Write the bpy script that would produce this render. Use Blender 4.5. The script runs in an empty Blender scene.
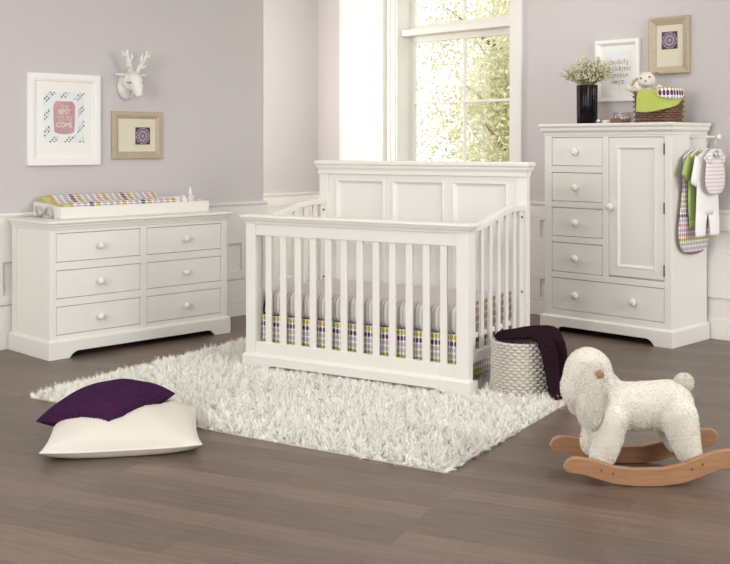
import bpy, bmesh, math, random
import numpy as np
from mathutils import Vector, Matrix, Euler, noise

random.seed(7)
rng = np.random.default_rng(7)
scene = bpy.context.scene
COL = scene.collection

# ------------------------------------------------------------------ camera
CAM = Vector((7.147, -6.541, 1.27))
cam_d = bpy.data.cameras.new('camera')
cam = bpy.data.objects.new('camera', cam_d)
COL.objects.link(cam)
cam.location = CAM
cam.rotation_euler = (math.radians(90), 0, math.radians(45))
cam_d.sensor_width = 36
cam_d.lens = 36 * 1060 / 730
cam_d.shift_y = -137 / 730
cam_d.clip_end = 200
scene.camera = cam

# ------------------------------------------------------------------ world, lights, exposure
scene.view_settings.view_transform = 'Standard'
scene.view_settings.look = 'None'
scene.view_settings.gamma = 1
scene.view_settings.use_curve_mapping = False
scene.view_settings.exposure = -0.05
scene.cycles.max_bounces = 10
scene.cycles.transparent_max_bounces = 16

world = bpy.data.worlds.new('sky')
scene.world = world
world.use_nodes = True
bg = world.node_tree.nodes['Background']
bg.inputs['Color'].default_value = (1.0, 1.0, 1.0, 1)
_wt = world.node_tree
_tc = _wt.nodes.new('ShaderNodeTexCoord')
_sx = _wt.nodes.new('ShaderNodeSeparateXYZ')
_mr = _wt.nodes.new('ShaderNodeMapRange')
_mr.interpolation_type = 'SMOOTHSTEP'
_mr.inputs['From Min'].default_value = -.2
_mr.inputs['From Max'].default_value = .5
_mr.inputs['To Min'].default_value = .72
_mr.inputs['To Max'].default_value = 1.5
_wt.links.new(_tc.outputs['Generated'], _sx.inputs[0])
_wt.links.new(_sx.outputs[1], _mr.inputs['Value'])
_wt.links.new(_mr.outputs[0], bg.inputs['Strength'])


def ld(lat, d, z):
    """A point given as metres right of and ahead of the viewer."""
    return Vector((CAM.x + .70711 * (lat - d), CAM.y + .70711 * (lat + d), z))


def area(name, loc, target, sx, sy, power, col=(1, 1, 1)):
    l = bpy.data.lights.new(name, 'AREA')
    l.shape = 'RECTANGLE'
    l.size, l.size_y, l.energy, l.color = sx, sy, power, col
    o = bpy.data.objects.new(name, l)
    COL.objects.link(o)
    o.location = loc
    o.rotation_euler = (Vector(target) - Vector(loc)).to_track_quat('-Z', 'Y').to_euler()
    return o


area('softbox_key', ld(-3.0, .4, 2.0), ld(0.2, 6.2, .6), 2.2, 1.7, 155, (1, 1, 1))
area('softbox_fill', ld(4.2, 2.6, 2.0), ld(0.4, 6, .5), 2.2, 1.8, 108, (1, 1, 1))
area('ceiling_softbox', (4.0, -3.6, 2.68), (4.0, -3.6, 0), 4.0, 4.0, 38, (1, 1, 1))
area('wall_spill_fill', (2.9, -1.15, 2.70), (2.85, 0, 1.75), 1.1, .3, 6, (1, .985, .96))  # unseen fill added to brighten the wall right of the window
area('alcove_daylight_fill', (.50, -1.30, 1.75), (.9, 0, 1.75), .35, 1.9, 18, (1, .97, .92))  # hidden fill added behind the left wall's end, standing in for window daylight
sun_l = bpy.data.lights.new('sun', 'SUN')
sun_l.energy = 4.2
sun_l.angle = math.radians(1)
sun_l.color = (1, .97, .92)
sun_o = bpy.data.objects.new('sun', sun_l)
COL.objects.link(sun_o)
sun_o.location = (3, -6, 9)
sun_o.rotation_euler = Vector((-.25, .62, -.75)).to_track_quat('-Z', 'Y').to_euler()


# ------------------------------------------------------------------ materials
def lin(c):
    return tuple((x / 255 / 12.92) if x / 255 <= .04045 else ((x / 255 + .055) / 1.055) ** 2.4 for x in c) + (1,)


def nn(nt, t, **kw):
    n = nt.nodes.new(t)
    for k, v in kw.items():
        setattr(n, k, v)
    return n


def mat(name, rgb, rough=.5, bump=0, bscale=100, var=0, vscale=8, stretch=(1, 1, 1), spec=.5, metal=0, sheen=0, coat=0, coord='Object'):
    m = bpy.data.materials.new(name)
    m.use_nodes = True
    nt = m.node_tree
    p = nt.nodes['Principled BSDF']
    p.inputs['Base Color'].default_value = lin(rgb)
    p.inputs['Roughness'].default_value = rough
    p.inputs['Specular IOR Level'].default_value = spec
    p.inputs['Metallic'].default_value = metal
    p.inputs['Sheen Weight'].default_value = sheen
    p.inputs['Coat Weight'].default_value = coat
    tc = nn(nt, 'ShaderNodeTexCoord')
    mp = nn(nt, 'ShaderNodeMapping')
    mp.inputs['Scale'].default_value = stretch
    nt.links.new(tc.outputs[coord], mp.inputs['Vector'])
    if var:
        nz = nn(nt, 'ShaderNodeTexNoise')
        nz.inputs['Scale'].default_value = vscale
        nz.inputs['Detail'].default_value = 5
        nt.links.new(mp.outputs[0], nz.inputs['Vector'])
        mx = nn(nt, 'ShaderNodeMix', data_type='RGBA')
        mx.inputs[6].default_value = lin([max(0, c * (1 - var)) for c in rgb])
        mx.inputs[7].default_value = lin([min(255, c * (1 + var)) for c in rgb])
        nt.links.new(nz.outputs['Fac'], mx.inputs[0])
        nt.links.new(mx.outputs[2], p.inputs['Base Color'])
    if bump:
        nb = nn(nt, 'ShaderNodeTexNoise')
        nb.inputs['Scale'].default_value = bscale
        nb.inputs['Detail'].default_value = 4
        nt.links.new(mp.outputs[0], nb.inputs['Vector'])
        b = nn(nt, 'ShaderNodeBump')
        b.inputs['Strength'].default_value = bump
        b.inputs['Distance'].default_value = .01
        nt.links.new(nb.outputs['Fac'], b.inputs['Height'])
        nt.links.new(b.outputs[0], p.inputs['Normal'])
    return m


def mnode(nt, op, a, b=None, clamp=False):
    n = nn(nt, 'ShaderNodeMath', operation=op)
    n.use_clamp = clamp
    for i, x in enumerate((a, b)):
        if x is None:
            continue
        if isinstance(x, (int, float)):
            n.inputs[i].default_value = x
        else:
            nt.links.new(x, n.inputs[i])
    return n.outputs[0]


def pattern_mat(name, base, colours, cw, ch, rx, ry, swap=False, wild=False):
    """Rows of small ovals on a pale cloth; one colour per row."""
    m = mat(name, base, .85, spec=.2)
    nt = m.node_tree
    p = nt.nodes['Principled BSDF']
    tc = nn(nt, 'ShaderNodeTexCoord')
    sp = nn(nt, 'ShaderNodeSeparateXYZ')
    nt.links.new(tc.outputs['UV'], sp.inputs[0])
    u, v = (sp.outputs[1], sp.outputs[0]) if swap else (sp.outputs[0], sp.outputs[1])
    uc = mnode(nt, 'DIVIDE', u, cw)
    vc = mnode(nt, 'DIVIDE', v, ch)
    row = mnode(nt, 'FLOOR', vc)
    fu = mnode(nt, 'DIVIDE', mnode(nt, 'SUBTRACT', mnode(nt, 'FRACT', uc), .5), rx)
    fv = mnode(nt, 'DIVIDE', mnode(nt, 'SUBTRACT', mnode(nt, 'FRACT', vc), .5), ry)
    d2 = mnode(nt, 'ADD', mnode(nt, 'MULTIPLY', fu, fu), mnode(nt, 'MULTIPLY', fv, fv))
    inside = mnode(nt, 'LESS_THAN', d2, 1.0)
    k = len(colours)
    if wild:
        row = mnode(nt, 'ADD', row, mnode(nt, 'MULTIPLY', mnode(nt, 'FLOOR', uc), 2))
    idx = mnode(nt, 'DIVIDE', mnode(nt, 'ADD', mnode(nt, 'FLOORED_MODULO', row, k), .5), k)
    cr = nn(nt, 'ShaderNodeValToRGB')
    cr.color_ramp.interpolation = 'CONSTANT'
    while len(cr.color_ramp.elements) < k:
        cr.color_ramp.elements.new(.5)
    for i, c in enumerate(colours):
        cr.color_ramp.elements[i].position = i / k
        cr.color_ramp.elements[i].color = lin(c)
    nt.links.new(idx, cr.inputs[0])
    mx = nn(nt, 'ShaderNodeMix', data_type='RGBA')
    mx.inputs[6].default_value = lin(base)
    nt.links.new(inside, mx.inputs[0])
    nt.links.new(cr.outputs[0], mx.inputs[7])
    nt.links.new(mx.outputs[2], p.inputs['Base Color'])
    return m


def stripe_mat(name, a, b, width, axis=0, duty=.5):
    m = mat(name, a, .85, spec=.2)
    nt = m.node_tree
    p = nt.nodes['Principled BSDF']
    tc = nn(nt, 'ShaderNodeTexCoord')
    sp = nn(nt, 'ShaderNodeSeparateXYZ')
    nt.links.new(tc.outputs['UV'], sp.inputs[0])
    f = mnode(nt, 'FRACT', mnode(nt, 'DIVIDE', sp.outputs[axis], width))
    mx = nn(nt, 'ShaderNodeMix', data_type='RGBA')
    mx.inputs[6].default_value = lin(a)
    mx.inputs[7].default_value = lin(b)
    nt.links.new(mnode(nt, 'LESS_THAN', f, duty), mx.inputs[0])
    nt.links.new(mx.outputs[2], p.inputs['Base Color'])
    return m


def mandala_mat(name):
    m = mat(name, (120, 95, 120), .8)
    nt = m.node_tree
    p = nt.nodes['Principled BSDF']
    tc = nn(nt, 'ShaderNodeTexCoord')
    sp = nn(nt, 'ShaderNodeSeparateXYZ')
    nt.links.new(tc.outputs['UV'], sp.inputs[0])
    x, y = sp.outputs[0], sp.outputs[1]
    r = mnode(nt, 'SQRT', mnode(nt, 'ADD', mnode(nt, 'MULTIPLY', x, x), mnode(nt, 'MULTIPLY', y, y)))
    th = mnode(nt, 'ARCTAN2', y, x)
    pet = mnode(nt, 'MULTIPLY', mnode(nt, 'SINE', mnode(nt, 'MULTIPLY', th, 10)), .05)
    rings = mnode(nt, 'SINE', mnode(nt, 'MULTIPLY', mnode(nt, 'ADD', r, pet), 15))
    lace = mnode(nt, 'MULTIPLY', mnode(nt, 'ADD', rings, 1), .5)
    disc = mnode(nt, 'LESS_THAN', r, .93)
    fac = mnode(nt, 'MULTIPLY', disc, mnode(nt, 'ADD', mnode(nt, 'MULTIPLY', lace, .85), .15))
    mx = nn(nt, 'ShaderNodeMix', data_type='RGBA')
    mx.inputs[6].default_value = lin((56, 40, 52))
    mx.inputs[7].default_value = lin((184, 160, 182))
    nt.links.new(fac, mx.inputs[0])
    nt.links.new(mx.outputs[2], p.inputs['Base Color'])
    return m


def glass_mat(name, tint=(1, 1, 1), gloss=.06):
    m = bpy.data.materials.new(name)
    m.use_nodes = True
    nt = m.node_tree
    nt.nodes.remove(nt.nodes['Principled BSDF'])
    out = nt.nodes['Material Output']
    t = nn(nt, 'ShaderNodeBsdfTransparent')
    t.inputs[0].default_value = (*tint, 1)
    g = nn(nt, 'ShaderNodeBsdfGlossy')
    g.inputs['Roughness'].default_value = .03
    mx = nn(nt, 'ShaderNodeMixShader')
    mx.inputs[0].default_value = gloss
    nt.links.new(t.outputs[0], mx.inputs[1])
    nt.links.new(g.outputs[0], mx.inputs[2])
    nt.links.new(mx.outputs[0], out.inputs[0])
    return m


def floor_mat():
    m = mat('floor_planks', (108, 92, 83), .36, spec=.4)
    nt = m.node_tree
    p = nt.nodes['Principled BSDF']
    tc = nn(nt, 'ShaderNodeTexCoord')
    mp = nn(nt, 'ShaderNodeMapping')
    mp.inputs['Rotation'].default_value = (0, 0, math.radians(-20))
    nt.links.new(tc.outputs['Object'], mp.inputs[0])
    br = nn(nt, 'ShaderNodeTexBrick')
    br.inputs['Scale'].default_value = 1
    br.inputs['Mortar Size'].default_value = .0012
    br.inputs['Mortar Smooth'].default_value = .3
    br.inputs['Brick Width'].default_value = 1.25
    br.inputs['Row Height'].default_value = .125
    br.inputs['Color1'].default_value = lin((116, 98, 86))
    br.inputs['Color2'].default_value = lin((97, 83, 73))
    br.inputs['Mortar'].default_value = lin((70, 59, 53))
    nt.links.new(mp.outputs[0], br.inputs['Vector'])
    mp2 = nn(nt, 'ShaderNodeMapping')
    mp2.inputs['Scale'].default_value = (1.3, 16, 1)
    nt.links.new(mp.outputs[0], mp2.inputs[0])
    nz = nn(nt, 'ShaderNodeTexNoise')
    nz.inputs['Scale'].default_value = 3
    nz.inputs['Detail'].default_value = 8
    nz.inputs['Roughness'].default_value = .65
    nt.links.new(mp2.outputs[0], nz.inputs['Vector'])
    cr = nn(nt, 'ShaderNodeValToRGB')
    cr.color_ramp.elements[0].position = .3
    cr.color_ramp.elements[0].color = (.72, .71, .70, 1)
    cr.color_ramp.elements[1].position = .7
    cr.color_ramp.elements[1].color = (1.18, 1.17, 1.16, 1)
    nt.links.new(nz.outputs['Fac'], cr.inputs[0])
    mx = nn(nt, 'ShaderNodeMix', data_type='RGBA', blend_type='MULTIPLY')
    mx.inputs[0].default_value = 1
    nt.links.new(br.outputs['Color'], mx.inputs[6])
    nt.links.new(cr.outputs[0], mx.inputs[7])
    nt.links.new(mx.outputs[2], p.inputs['Base Color'])
    b = nn(nt, 'ShaderNodeBump')
    b.inputs['Strength'].default_value = .12
    b.inputs['Distance'].default_value = .004
    nt.links.new(nz.outputs['Fac'], b.inputs['Height'])
    nt.links.new(b.outputs[0], p.inputs['Normal'])
    return m


IVORY = mat('ivory_paint', (233, 230, 223), .42, bump=.03, bscale=60, stretch=(1, 1, 8), spec=.35)
KNOBM = mat('knob_paint', (233, 230, 223), .38, spec=.5)
WALLM = mat('lavender_grey_wall_paint', (205, 199, 198), .9, bump=.02, bscale=300, spec=.15)
TRIMM = mat('white_trim_paint', (238, 235, 228), .5, spec=.3)
CEILM = mat('ceiling_paint', (235, 233, 228), .9)
FLOORM = floor_mat()
DARKMETAL = mat('dark_metal', (84, 76, 70), .45, metal=.5)
CHROME = mat('brushed_chrome', (200, 200, 198), .25, metal=1)
WHITEPL = mat('white_plastic', (240, 238, 234), .4)
BLACKGL = mat('black_glaze', (12, 7, 10), .08, spec=.2)
WOOD = mat('oak_wood', (164, 122, 89), .5, var=.16, vscale=6, stretch=(1.5, 8, 14), bump=.04, bscale=30)
FLEECE = mat('white_fleece', (234, 229, 218), .95, bump=.6, bscale=140, spec=.1, sheen=.2)
FURM = mat('white_fleece_fibre', (230, 225, 213), .95, spec=.1)
PLUSH = mat('cream_plush', (232, 226, 214), .95, bump=.5, bscale=160, spec=.1)
SHAG = mat('white_shag_yarn', (252, 248, 238), .9, spec=.15, var=.05, vscale=6)
BACKING = mat('rug_backing', (205, 200, 190), .95)
PURPLE = mat('aubergine_chenille', (56, 30, 58), .95, bump=.9, bscale=75, var=.38, vscale=85, spec=.03)
PILLOWW = mat('cream_linen', (218, 212, 200), .9, bump=.25, bscale=180, spec=.1)
ROPE = mat('grey_white_rope', (206, 199, 188), .9, bump=.3, bscale=200, spec=.1)
THROW = mat('dark_aubergine_knit', (42, 27, 33), .95, bump=.9, bscale=130, spec=.03, var=.12, vscale=60)
WICKER = mat('brown_wicker', (118, 88, 68), .6, var=.3, vscale=40, bump=.2, bscale=120)
LIME = mat('lime_fleece', (186, 197, 106), .95, bump=.35, bscale=120, spec=.1)
GREENC = mat('green_cotton', (174, 194, 122), .9, bump=.2, bscale=150, spec=.1)
WHITEC = mat('white_cotton', (244, 243, 240), .9, bump=.15, bscale=150, spec=.1)
SHEET = stripe_mat('pale_striped_sheet', (216, 209, 207), (186, 177, 178), .024, 0, .42)
OLIVE, DPUR, LILAC, GREY, PINK = (172, 160, 62), (104, 58, 102), (186, 170, 190), (168, 166, 168), (200, 150, 160)
SKIRTM = pattern_mat('oval_print_skirt', (236, 232, 228), [DPUR, OLIVE, LILAC, OLIVE, GREY, GREY], .0225, .032, .40, .46)
PADM = pattern_mat('oval_print_pad', (232, 228, 222), [DPUR, OLIVE, LILAC, GREY, PINK, OLIVE, LILAC, GREY], .0175, .047, .42, .44, swap=True)
SACKM = pattern_mat('oval_print_sack', (236, 230, 230), [GREY, PINK, OLIVE, GREY, GREY, DPUR, LILAC, PINK], .020, .030, .40, .44)
QUILTM = pattern_mat('oval_print_quilt', (238, 234, 228), [GREY, DPUR, OLIVE], .030, .042, .42, .46)
ENDM = pattern_mat('oval_print_blanket', (228, 222, 222), [OLIVE, LILAC, GREY, PINK], .035, .042, .40, .40, wild=True)
BIBM = stripe_mat('pink_striped_jersey', (236, 228, 226), (216, 200, 200), .024, 1, .35)
KHAKI = mat('khaki_cotton', (196, 188, 132), .9)
FRAMEW = mat('white_frame_paint', (240, 239, 236), .4)
CHAMP = mat('champagne_wood', (180, 166, 142), .45, var=.10, vscale=10, stretch=(2, 2, 12), metal=.1)
MATW = mat('white_mat_board', (247, 246, 240), .9)
MATC = mat('cream_mat_board', (226, 220, 196), .9)
ARTP = mat('pale_print_paper', (240, 241, 240), .9)
MAND = mandala_mat('purple_mandala')
PINKINK = mat('pink_ink', (194, 152, 154), .9, var=.15, vscale=30)
FLOWERM = mat('cream_blossom', (222, 216, 190), .9)
STEMM = mat('green_stem', (140, 140, 96), .8)
GLASS = glass_mat('window_glass', (1, 1, 1), .006)
DISHGL = glass_mat('dish_glass', (.93, .92, .91), .14)
PICGL = glass_mat('picture_glass', (1, 1, 1), .04)
BROWN = mat('brown_leather', (112, 78, 58), .5)
LEAF = mat('pale_leaf', (212, 208, 176), .7, var=.22, vscale=3)
_nt = LEAF.node_tree
_tr = nn(_nt, 'ShaderNodeBsdfTranslucent')
_tr.inputs[0].default_value = lin((236, 233, 210))
_mx = nn(_nt, 'ShaderNodeMixShader')
_mx.inputs[0].default_value = .5
_nt.links.new(_nt.nodes['Principled BSDF'].outputs[0], _mx.inputs[1])
_nt.links.new(_tr.outputs[0], _mx.inputs[2])
_nt.links.new(_mx.outputs[0], _nt.nodes['Material Output'].inputs[0])
BARK = mat('bark', (120, 104, 86), .9)
GRASSM = mat('lawn', (168, 172, 126), .95, var=.2)


# ------------------------------------------------------------------ mesh helpers
class MB:
    def __init__(self):
        self.v, self.f = [], []

    def add(self, verts, faces):
        o = len(self.v)
        self.v += [tuple(p) for p in verts]
        self.f += [tuple(i + o for i in f) for f in faces]
        return self

    def box(self, x0, x1, y0, y1, z0, z1):
        return self.add([(x0, y0, z0), (x1, y0, z0), (x1, y1, z0), (x0, y1, z0), (x0, y0, z1), (x1, y0, z1), (x1, y1, z1), (x0, y1, z1)],
                        [(0, 3, 2, 1), (4, 5, 6, 7), (0, 1, 5, 4), (1, 2, 6, 5), (2, 3, 7, 6), (3, 0, 4, 7)])

    def prism(self, pts, axis, a0, a1):
        """Extrude a 2-D outline. axis 'y': pts are (x,z); 'x': (y,z); 'z': (x,y)."""
        def mk(p, a):
            return (p[0], a, p[1]) if axis == 'y' else (a, p[0], p[1]) if axis == 'x' else (p[0], p[1], a)
        n = len(pts)
        vs = [mk(p, a0) for p in pts] + [mk(p, a1) for p in pts]
        fs = [tuple(range(n)), tuple(range(2 * n - 1, n - 1, -1))]
        fs += [(i, i + n, (i + 1) % n + n, (i + 1) % n) for i in range(n)]
        return self.add(vs, fs)

    def rings(self, rs, cap0=True, cap1=True, closed=True):
        n = len(rs[0])
        vs = [p for r in rs for p in r]
        fs = []
        m = n if closed else n - 1
        for j in range(len(rs) - 1):
            for i in range(m):
                a, b = j * n + i, j * n + (i + 1) % n
                fs.append((a, b, b + n, a + n))
        if cap0:
            fs.append(tuple(range(n - 1, -1, -1)))
        if cap1:
            fs.append(tuple(range((len(rs) - 1) * n, len(rs) * n)))
        return self.add(vs, fs)

    def loft_rect(self, x0, x1, y0, y1, prof, back=True):
        rs = []
        for off, z in prof:
            yb = y1 + (off if back else 0)
            rs.append([(x0 - off, y0 - off, z), (x1 + off, y0 - off, z), (x1 + off, yb, z), (x0 - off, yb, z)])
        return self.rings(rs)

    def loft_frame(self, x0, x1, z0, z1, prof, cap=True):
        rs = [[(x0 + i, y, z0 + i), (x1 - i, y, z0 + i), (x1 - i, y, z1 - i), (x0 + i, y, z1 - i)] for i, y in prof]
        return self.rings(rs, cap0=False, cap1=cap)

    def lathe(self, prof, c=(0, 0, 0), axis='z', n=20):
        rs = []
        for r, h in prof:
            ring = []
            for i in range(n):
                a = 2 * math.pi * i / n
                ca, sa = r * math.cos(a), r * math.sin(a)
                if axis == 'z':
                    ring.append((c[0] + ca, c[1] + sa, c[2] + h))
                elif axis == '-y':
                    ring.append((c[0] + ca, c[1] - h, c[2] + sa))
                else:
                    ring.append((c[0] + h, c[1] + ca, c[2] + sa))
            rs.append(ring)
        return self.rings(rs)

    def tube(self, pts, r, n=8, closed=False, flat=1.0):
        pts = [Vector(p) for p in pts]
        k = len(pts)
        rr = r if isinstance(r, (list, tuple)) else [r] * k
        rs = []
        up = Vector((0, 0, 1))
        for i in range(k):
            t = (pts[(i + 1) % k] - pts[i - 1]) if closed else (pts[min(i + 1, k - 1)] - pts[max(i - 1, 0)])
            t.normalize()
            s = t.cross(up)
            if s.length < 1e-3:
                s = t.cross(Vector((1, 0, 0)))
            s.normalize()
            w = s.cross(t)
            rs.append([pts[i] + s * (math.cos(2 * math.pi * j / n) * rr[i]) + w * (math.sin(2 * math.pi * j / n) * rr[i] * flat) for j in range(n)])
        if closed:
            rs.append(rs[0])
        return self.rings(rs, not closed, not closed)

    def ball(self, c, r, nu=16, nv=10):
        r = r if isinstance(r, tuple) else (r, r, r)
        rs = []
        for j in range(nv + 1):
            t = math.pi * (j / nv)
            t = max(.03, min(math.pi - .03, t))
            rs.append([(c[0] + r[0] * math.sin(t) * math.cos(2 * math.pi * i / nu), c[1] + r[1] * math.sin(t) * math.sin(2 * math.pi * i / nu), c[2] - r[2] * math.cos(t)) for i in range(nu)])
        return self.rings(rs)

    def ellipses(self, secs, n=28):
        """Loft of horizontal ellipses: (cx, cy, z, rx, ry)."""
        rs = [[(cx + rx * math.cos(2 * math.pi * i / n), cy + ry * math.sin(2 * math.pi * i / n), z) for i in range(n)] for cx, cy, z, rx, ry in secs]
        return self.rings(rs)

    def grid(self, fn, nu, nv):
        vs = [fn(i / nu, j / nv) for j in range(nv + 1) for i in range(nu + 1)]
        w = nu + 1
        return self.add(vs, [(j * w + i, j * w + i + 1, (j + 1) * w + i + 1, (j + 1) * w + i) for j in range(nv) for i in range(nu)])

    def mesh(self, name, uv=None):
        me = bpy.data.meshes.new(name)
        me.from_pydata(self.v, [], self.f)
        bm = bmesh.new()
        bm.from_mesh(me)
        bmesh.ops.recalc_face_normals(bm, faces=bm.faces)
        bm.to_mesh(me)
        bm.free()
        if uv:
            lay = me.uv_layers.new(name='UVMap')
            for l in me.loops:
                lay.data[l.index].uv = uv(me.vertices[l.vertex_index].co)
        return me


def put(name, me, m, parent=None, bevel=0, smooth=False, seg=2, uv=None, sub=0, solid=0):
    if isinstance(me, MB):
        me = me.mesh(name, uv)
    me.materials.clear()
    me.materials.append(m)
    o = bpy.data.objects.new(name, me)
    COL.objects.link(o)
    if parent:
        o.parent = parent
    if smooth:
        me.polygons.foreach_set('use_smooth', [True] * len(me.polygons))
    if solid:
        s = o.modifiers.new('solid', 'SOLIDIFY')
        s.thickness = solid
        s.offset = 0
    if sub:
        s = o.modifiers.new('sub', 'SUBSURF')
        s.levels = s.render_levels = sub
    if bevel:
        b = o.modifiers.new('bevel', 'BEVEL')
        b.width = bevel
        b.segments = seg
        b.limit_method = 'ANGLE'
        b.angle_limit = math.radians(35)
        b.harden_normals = False
    return o


def tag(o, label, cat, group=None, kind=None):
    o['label'] = label
    o['category'] = cat
    if group:
        o['group'] = group
    if kind:
        o['kind'] = kind
    return o


def thing(name, label, cat, loc=(0, 0, 0), rz=0, group=None):
    o = bpy.data.objects.new(name, None)
    COL.objects.link(o)
    o.empty_display_size = .1
    o.location = loc
    o.rotation_euler = (0, 0, rz)
    return tag(o, label, cat, group)


def struct(name, mb, m, bevel=0, parent=None):
    o = put(name, mb, m, parent, bevel)
    if not parent:
        o['kind'] = 'structure'
    return o


def remeshed(parts, voxel, smooth=6):
    """One continuous skin over overlapping solids."""
    tmp = put('tmp', parts, FLEECE)
    r = tmp.modifiers.new('r', 'REMESH')
    r.mode = 'VOXEL'
    r.voxel_size = voxel
    s = tmp.modifiers.new('s', 'SMOOTH')
    s.factor = .5
    s.iterations = smooth
    dg = bpy.context.evaluated_depsgraph_get()
    dg.update()
    me = bpy.data.meshes.new_from_object(tmp.evaluated_get(dg))
    old = tmp.data
    bpy.data.objects.remove(tmp)
    bpy.data.meshes.remove(old)
    return me


def raw_mesh(name, verts, quads):
    me = bpy.data.meshes.new(name)
    nv, nf = len(verts), len(quads)
    me.vertices.add(nv)
    me.vertices.foreach_set('co', np.asarray(verts, dtype=np.float32).ravel())
    me.loops.add(nf * 4)
    me.loops.foreach_set('vertex_index', np.asarray(quads, dtype=np.int32).ravel())
    me.polygons.add(nf)
    me.polygons.foreach_set('loop_start', np.arange(0, nf * 4, 4, dtype=np.int32))
    me.update(calc_edges=True)
    return me


def blades(name, P, D, L, width, bend, segs=3):
    """Curved tapering strands rooted at P, leaning along D, drooping by bend."""
    n = len(P)
    side = np.cross(D, rng.normal(size=(n, 3)))
    side /= np.linalg.norm(side, axis=1, keepdims=True) + 1e-9
    B = rng.normal(size=(n, 3)) * .5
    B[:, 2] -= bend
    vs = np.zeros((n, (segs + 1) * 2, 3))
    for k in range(segs + 1):
        t = k / segs
        c = P + D * (L * t)[:, None] + B * (L * t * t)[:, None] * .5
        w = width * (1 - .55 * t)
        vs[:, 2 * k] = c - side * (w / 2)[:, None]
        vs[:, 2 * k + 1] = c + side * (w / 2)[:, None]
    base = (np.arange(n) * (segs + 1) * 2)[:, None]
    q = np.concatenate([base + np.array([[2 * k, 2 * k + 1, 2 * k + 3, 2 * k + 2]]) for k in range(segs)], axis=0)
    return raw_mesh(name, vs.reshape(-1, 3), q)


def surface_points(me, n):
    me.calc_loop_triangles()
    tri = np.zeros(len(me.loop_triangles) * 3, dtype=np.int32)
    me.loop_triangles.foreach_get('vertices', tri)
    co = np.zeros(len(me.vertices) * 3, dtype=np.float32)
    me.vertices.foreach_get('co', co)
    co = co.reshape(-1, 3)
    t = co[tri.reshape(-1, 3)]
    nrm = np.cross(t[:, 1] - t[:, 0], t[:, 2] - t[:, 0])
    ar = np.linalg.norm(nrm, axis=1)
    pick = rng.choice(len(t), n, p=ar / ar.sum())
    a, b = rng.random(n), rng.random(n)
    fl = a + b > 1
    a[fl], b[fl] = 1 - a[fl], 1 - b[fl]
    P = t[pick, 0] + (t[pick, 1] - t[pick, 0]) * a[:, None] + (t[pick, 2] - t[pick, 0]) * b[:, None]
    return P, nrm[pick] / (ar[pick][:, None] + 1e-12)


def text_part(body, size, cx, cz, y, m, parent, squash=1.0, name='lettering'):
    c = bpy.data.curves.new('t', 'FONT')
    c.body = body
    c.size = size
    c.align_x = 'CENTER'
    c.extrude = .0006
    t = bpy.data.objects.new('t', c)
    COL.objects.link(t)
    dg = bpy.context.evaluated_depsgraph_get()
    dg.update()
    me = bpy.data.meshes.new_from_object(t.evaluated_get(dg))
    bpy.data.objects.remove(t)
    for v in me.vertices:
        v.co = Vector((cx + v.co.x * squash, y - v.co.z, cz + v.co.y))
    return put(name, me, m, parent)


# ------------------------------------------------------------------ the room
WL = .90          # plane of the left wall (the alcove wall behind it is at x = 0)
YB = -1.381       # end of the left wall
RX, RY = 10.0, -10.0
struct('floor', MB().box(-.2, RX, RY, .2, -.1, 0), FLOORM)
struct('ceiling', MB().box(-.2, RX, RY, .2, 2.8, 2.9), CEILM)
struct('wall_left', MB().box(.0, WL, RY, YB, 0, 2.8), WALLM, .012)
struct('wall_alcove', MB().box(-.2, 0, YB, .2, 0, 2.8), WALLM)
WX0, WX1, WZ0 = 1.0, 2.19, .92
WZ1 = 2.78
struct('wall_right', MB().box(0, WX0, 0, .2, 0, 2.8).box(WX1, RX, 0, .2, 0, 2.8).box(WX0, WX1, 0, .2, 0, WZ0).box(WX0, WX1, 0, .2, WZ1, 2.8), WALLM)


def rail_prof(z):
    return [(0, z - .11), (.021, z - .11), (.021, z - .03), (.025, z - .022), (.030, z - .012), (.030, z), (0, z)]


RZ = .845
struct('trim_1', MB().prism([(WL + a, b) for a, b in rail_prof(RZ)], 'y', RY, YB + .012).prism([(a + YB, b) for a, b in rail_prof(RZ)], 'x', .03, WL), TRIMM)
struct('trim_2', MB().prism([(a, b) for a, b in rail_prof(RZ)], 'y', YB, 0), TRIMM)
struct('trim_3', MB().prism([(-a, b) for a, b in rail_prof(RZ)], 'x', 0, RX), TRIMM)


def base_prof(h=.115):
    return [(0, 0), (.018, 0), (.018, h - .02), (.012, h - .008), (.006, h), (0, h)]


struct('baseboard_left', MB().prism([(WL + a, b) for a, b in base_prof()], 'y', RY, YB + .018), TRIMM, .002)
struct('baseboard_alcove', MB().prism([(a, b) for a, b in base_prof()], 'y', YB, 0), TRIMM, .002)
struct('baseboard_right', MB().prism([(-a, b) for a, b in base_prof()], 'x', 0, RX), TRIMM, .002)


def wainscot(mb, a0, a1, step, gap, rows, z0, z1, put_box):
    """A white board with rectangular recesses: stiles and rails with gaps."""
    zs = [z0] + [z for r in rows for z in r] + [z1]
    for i in range(0, len(zs), 2):
        put_box(mb, a0, a1, zs[i], zs[i + 1])
    for lo, hi in rows:
        a = a0
        while a < a1:
            put_box(mb, a, min(a1, a + gap), lo, hi)
            a += step
    return mb


def on_left(mb, a, b, lo, hi):
    mb.box(WL - .001, WL + .020, a, b, lo, hi)


def on_alcove(mb, a, b, lo, hi):
    mb.box(-.001, .012, a, b, lo, hi)


def on_right(mb, a, b, lo, hi):
    mb.box(a, b, -.018, .001, lo, hi)


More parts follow.
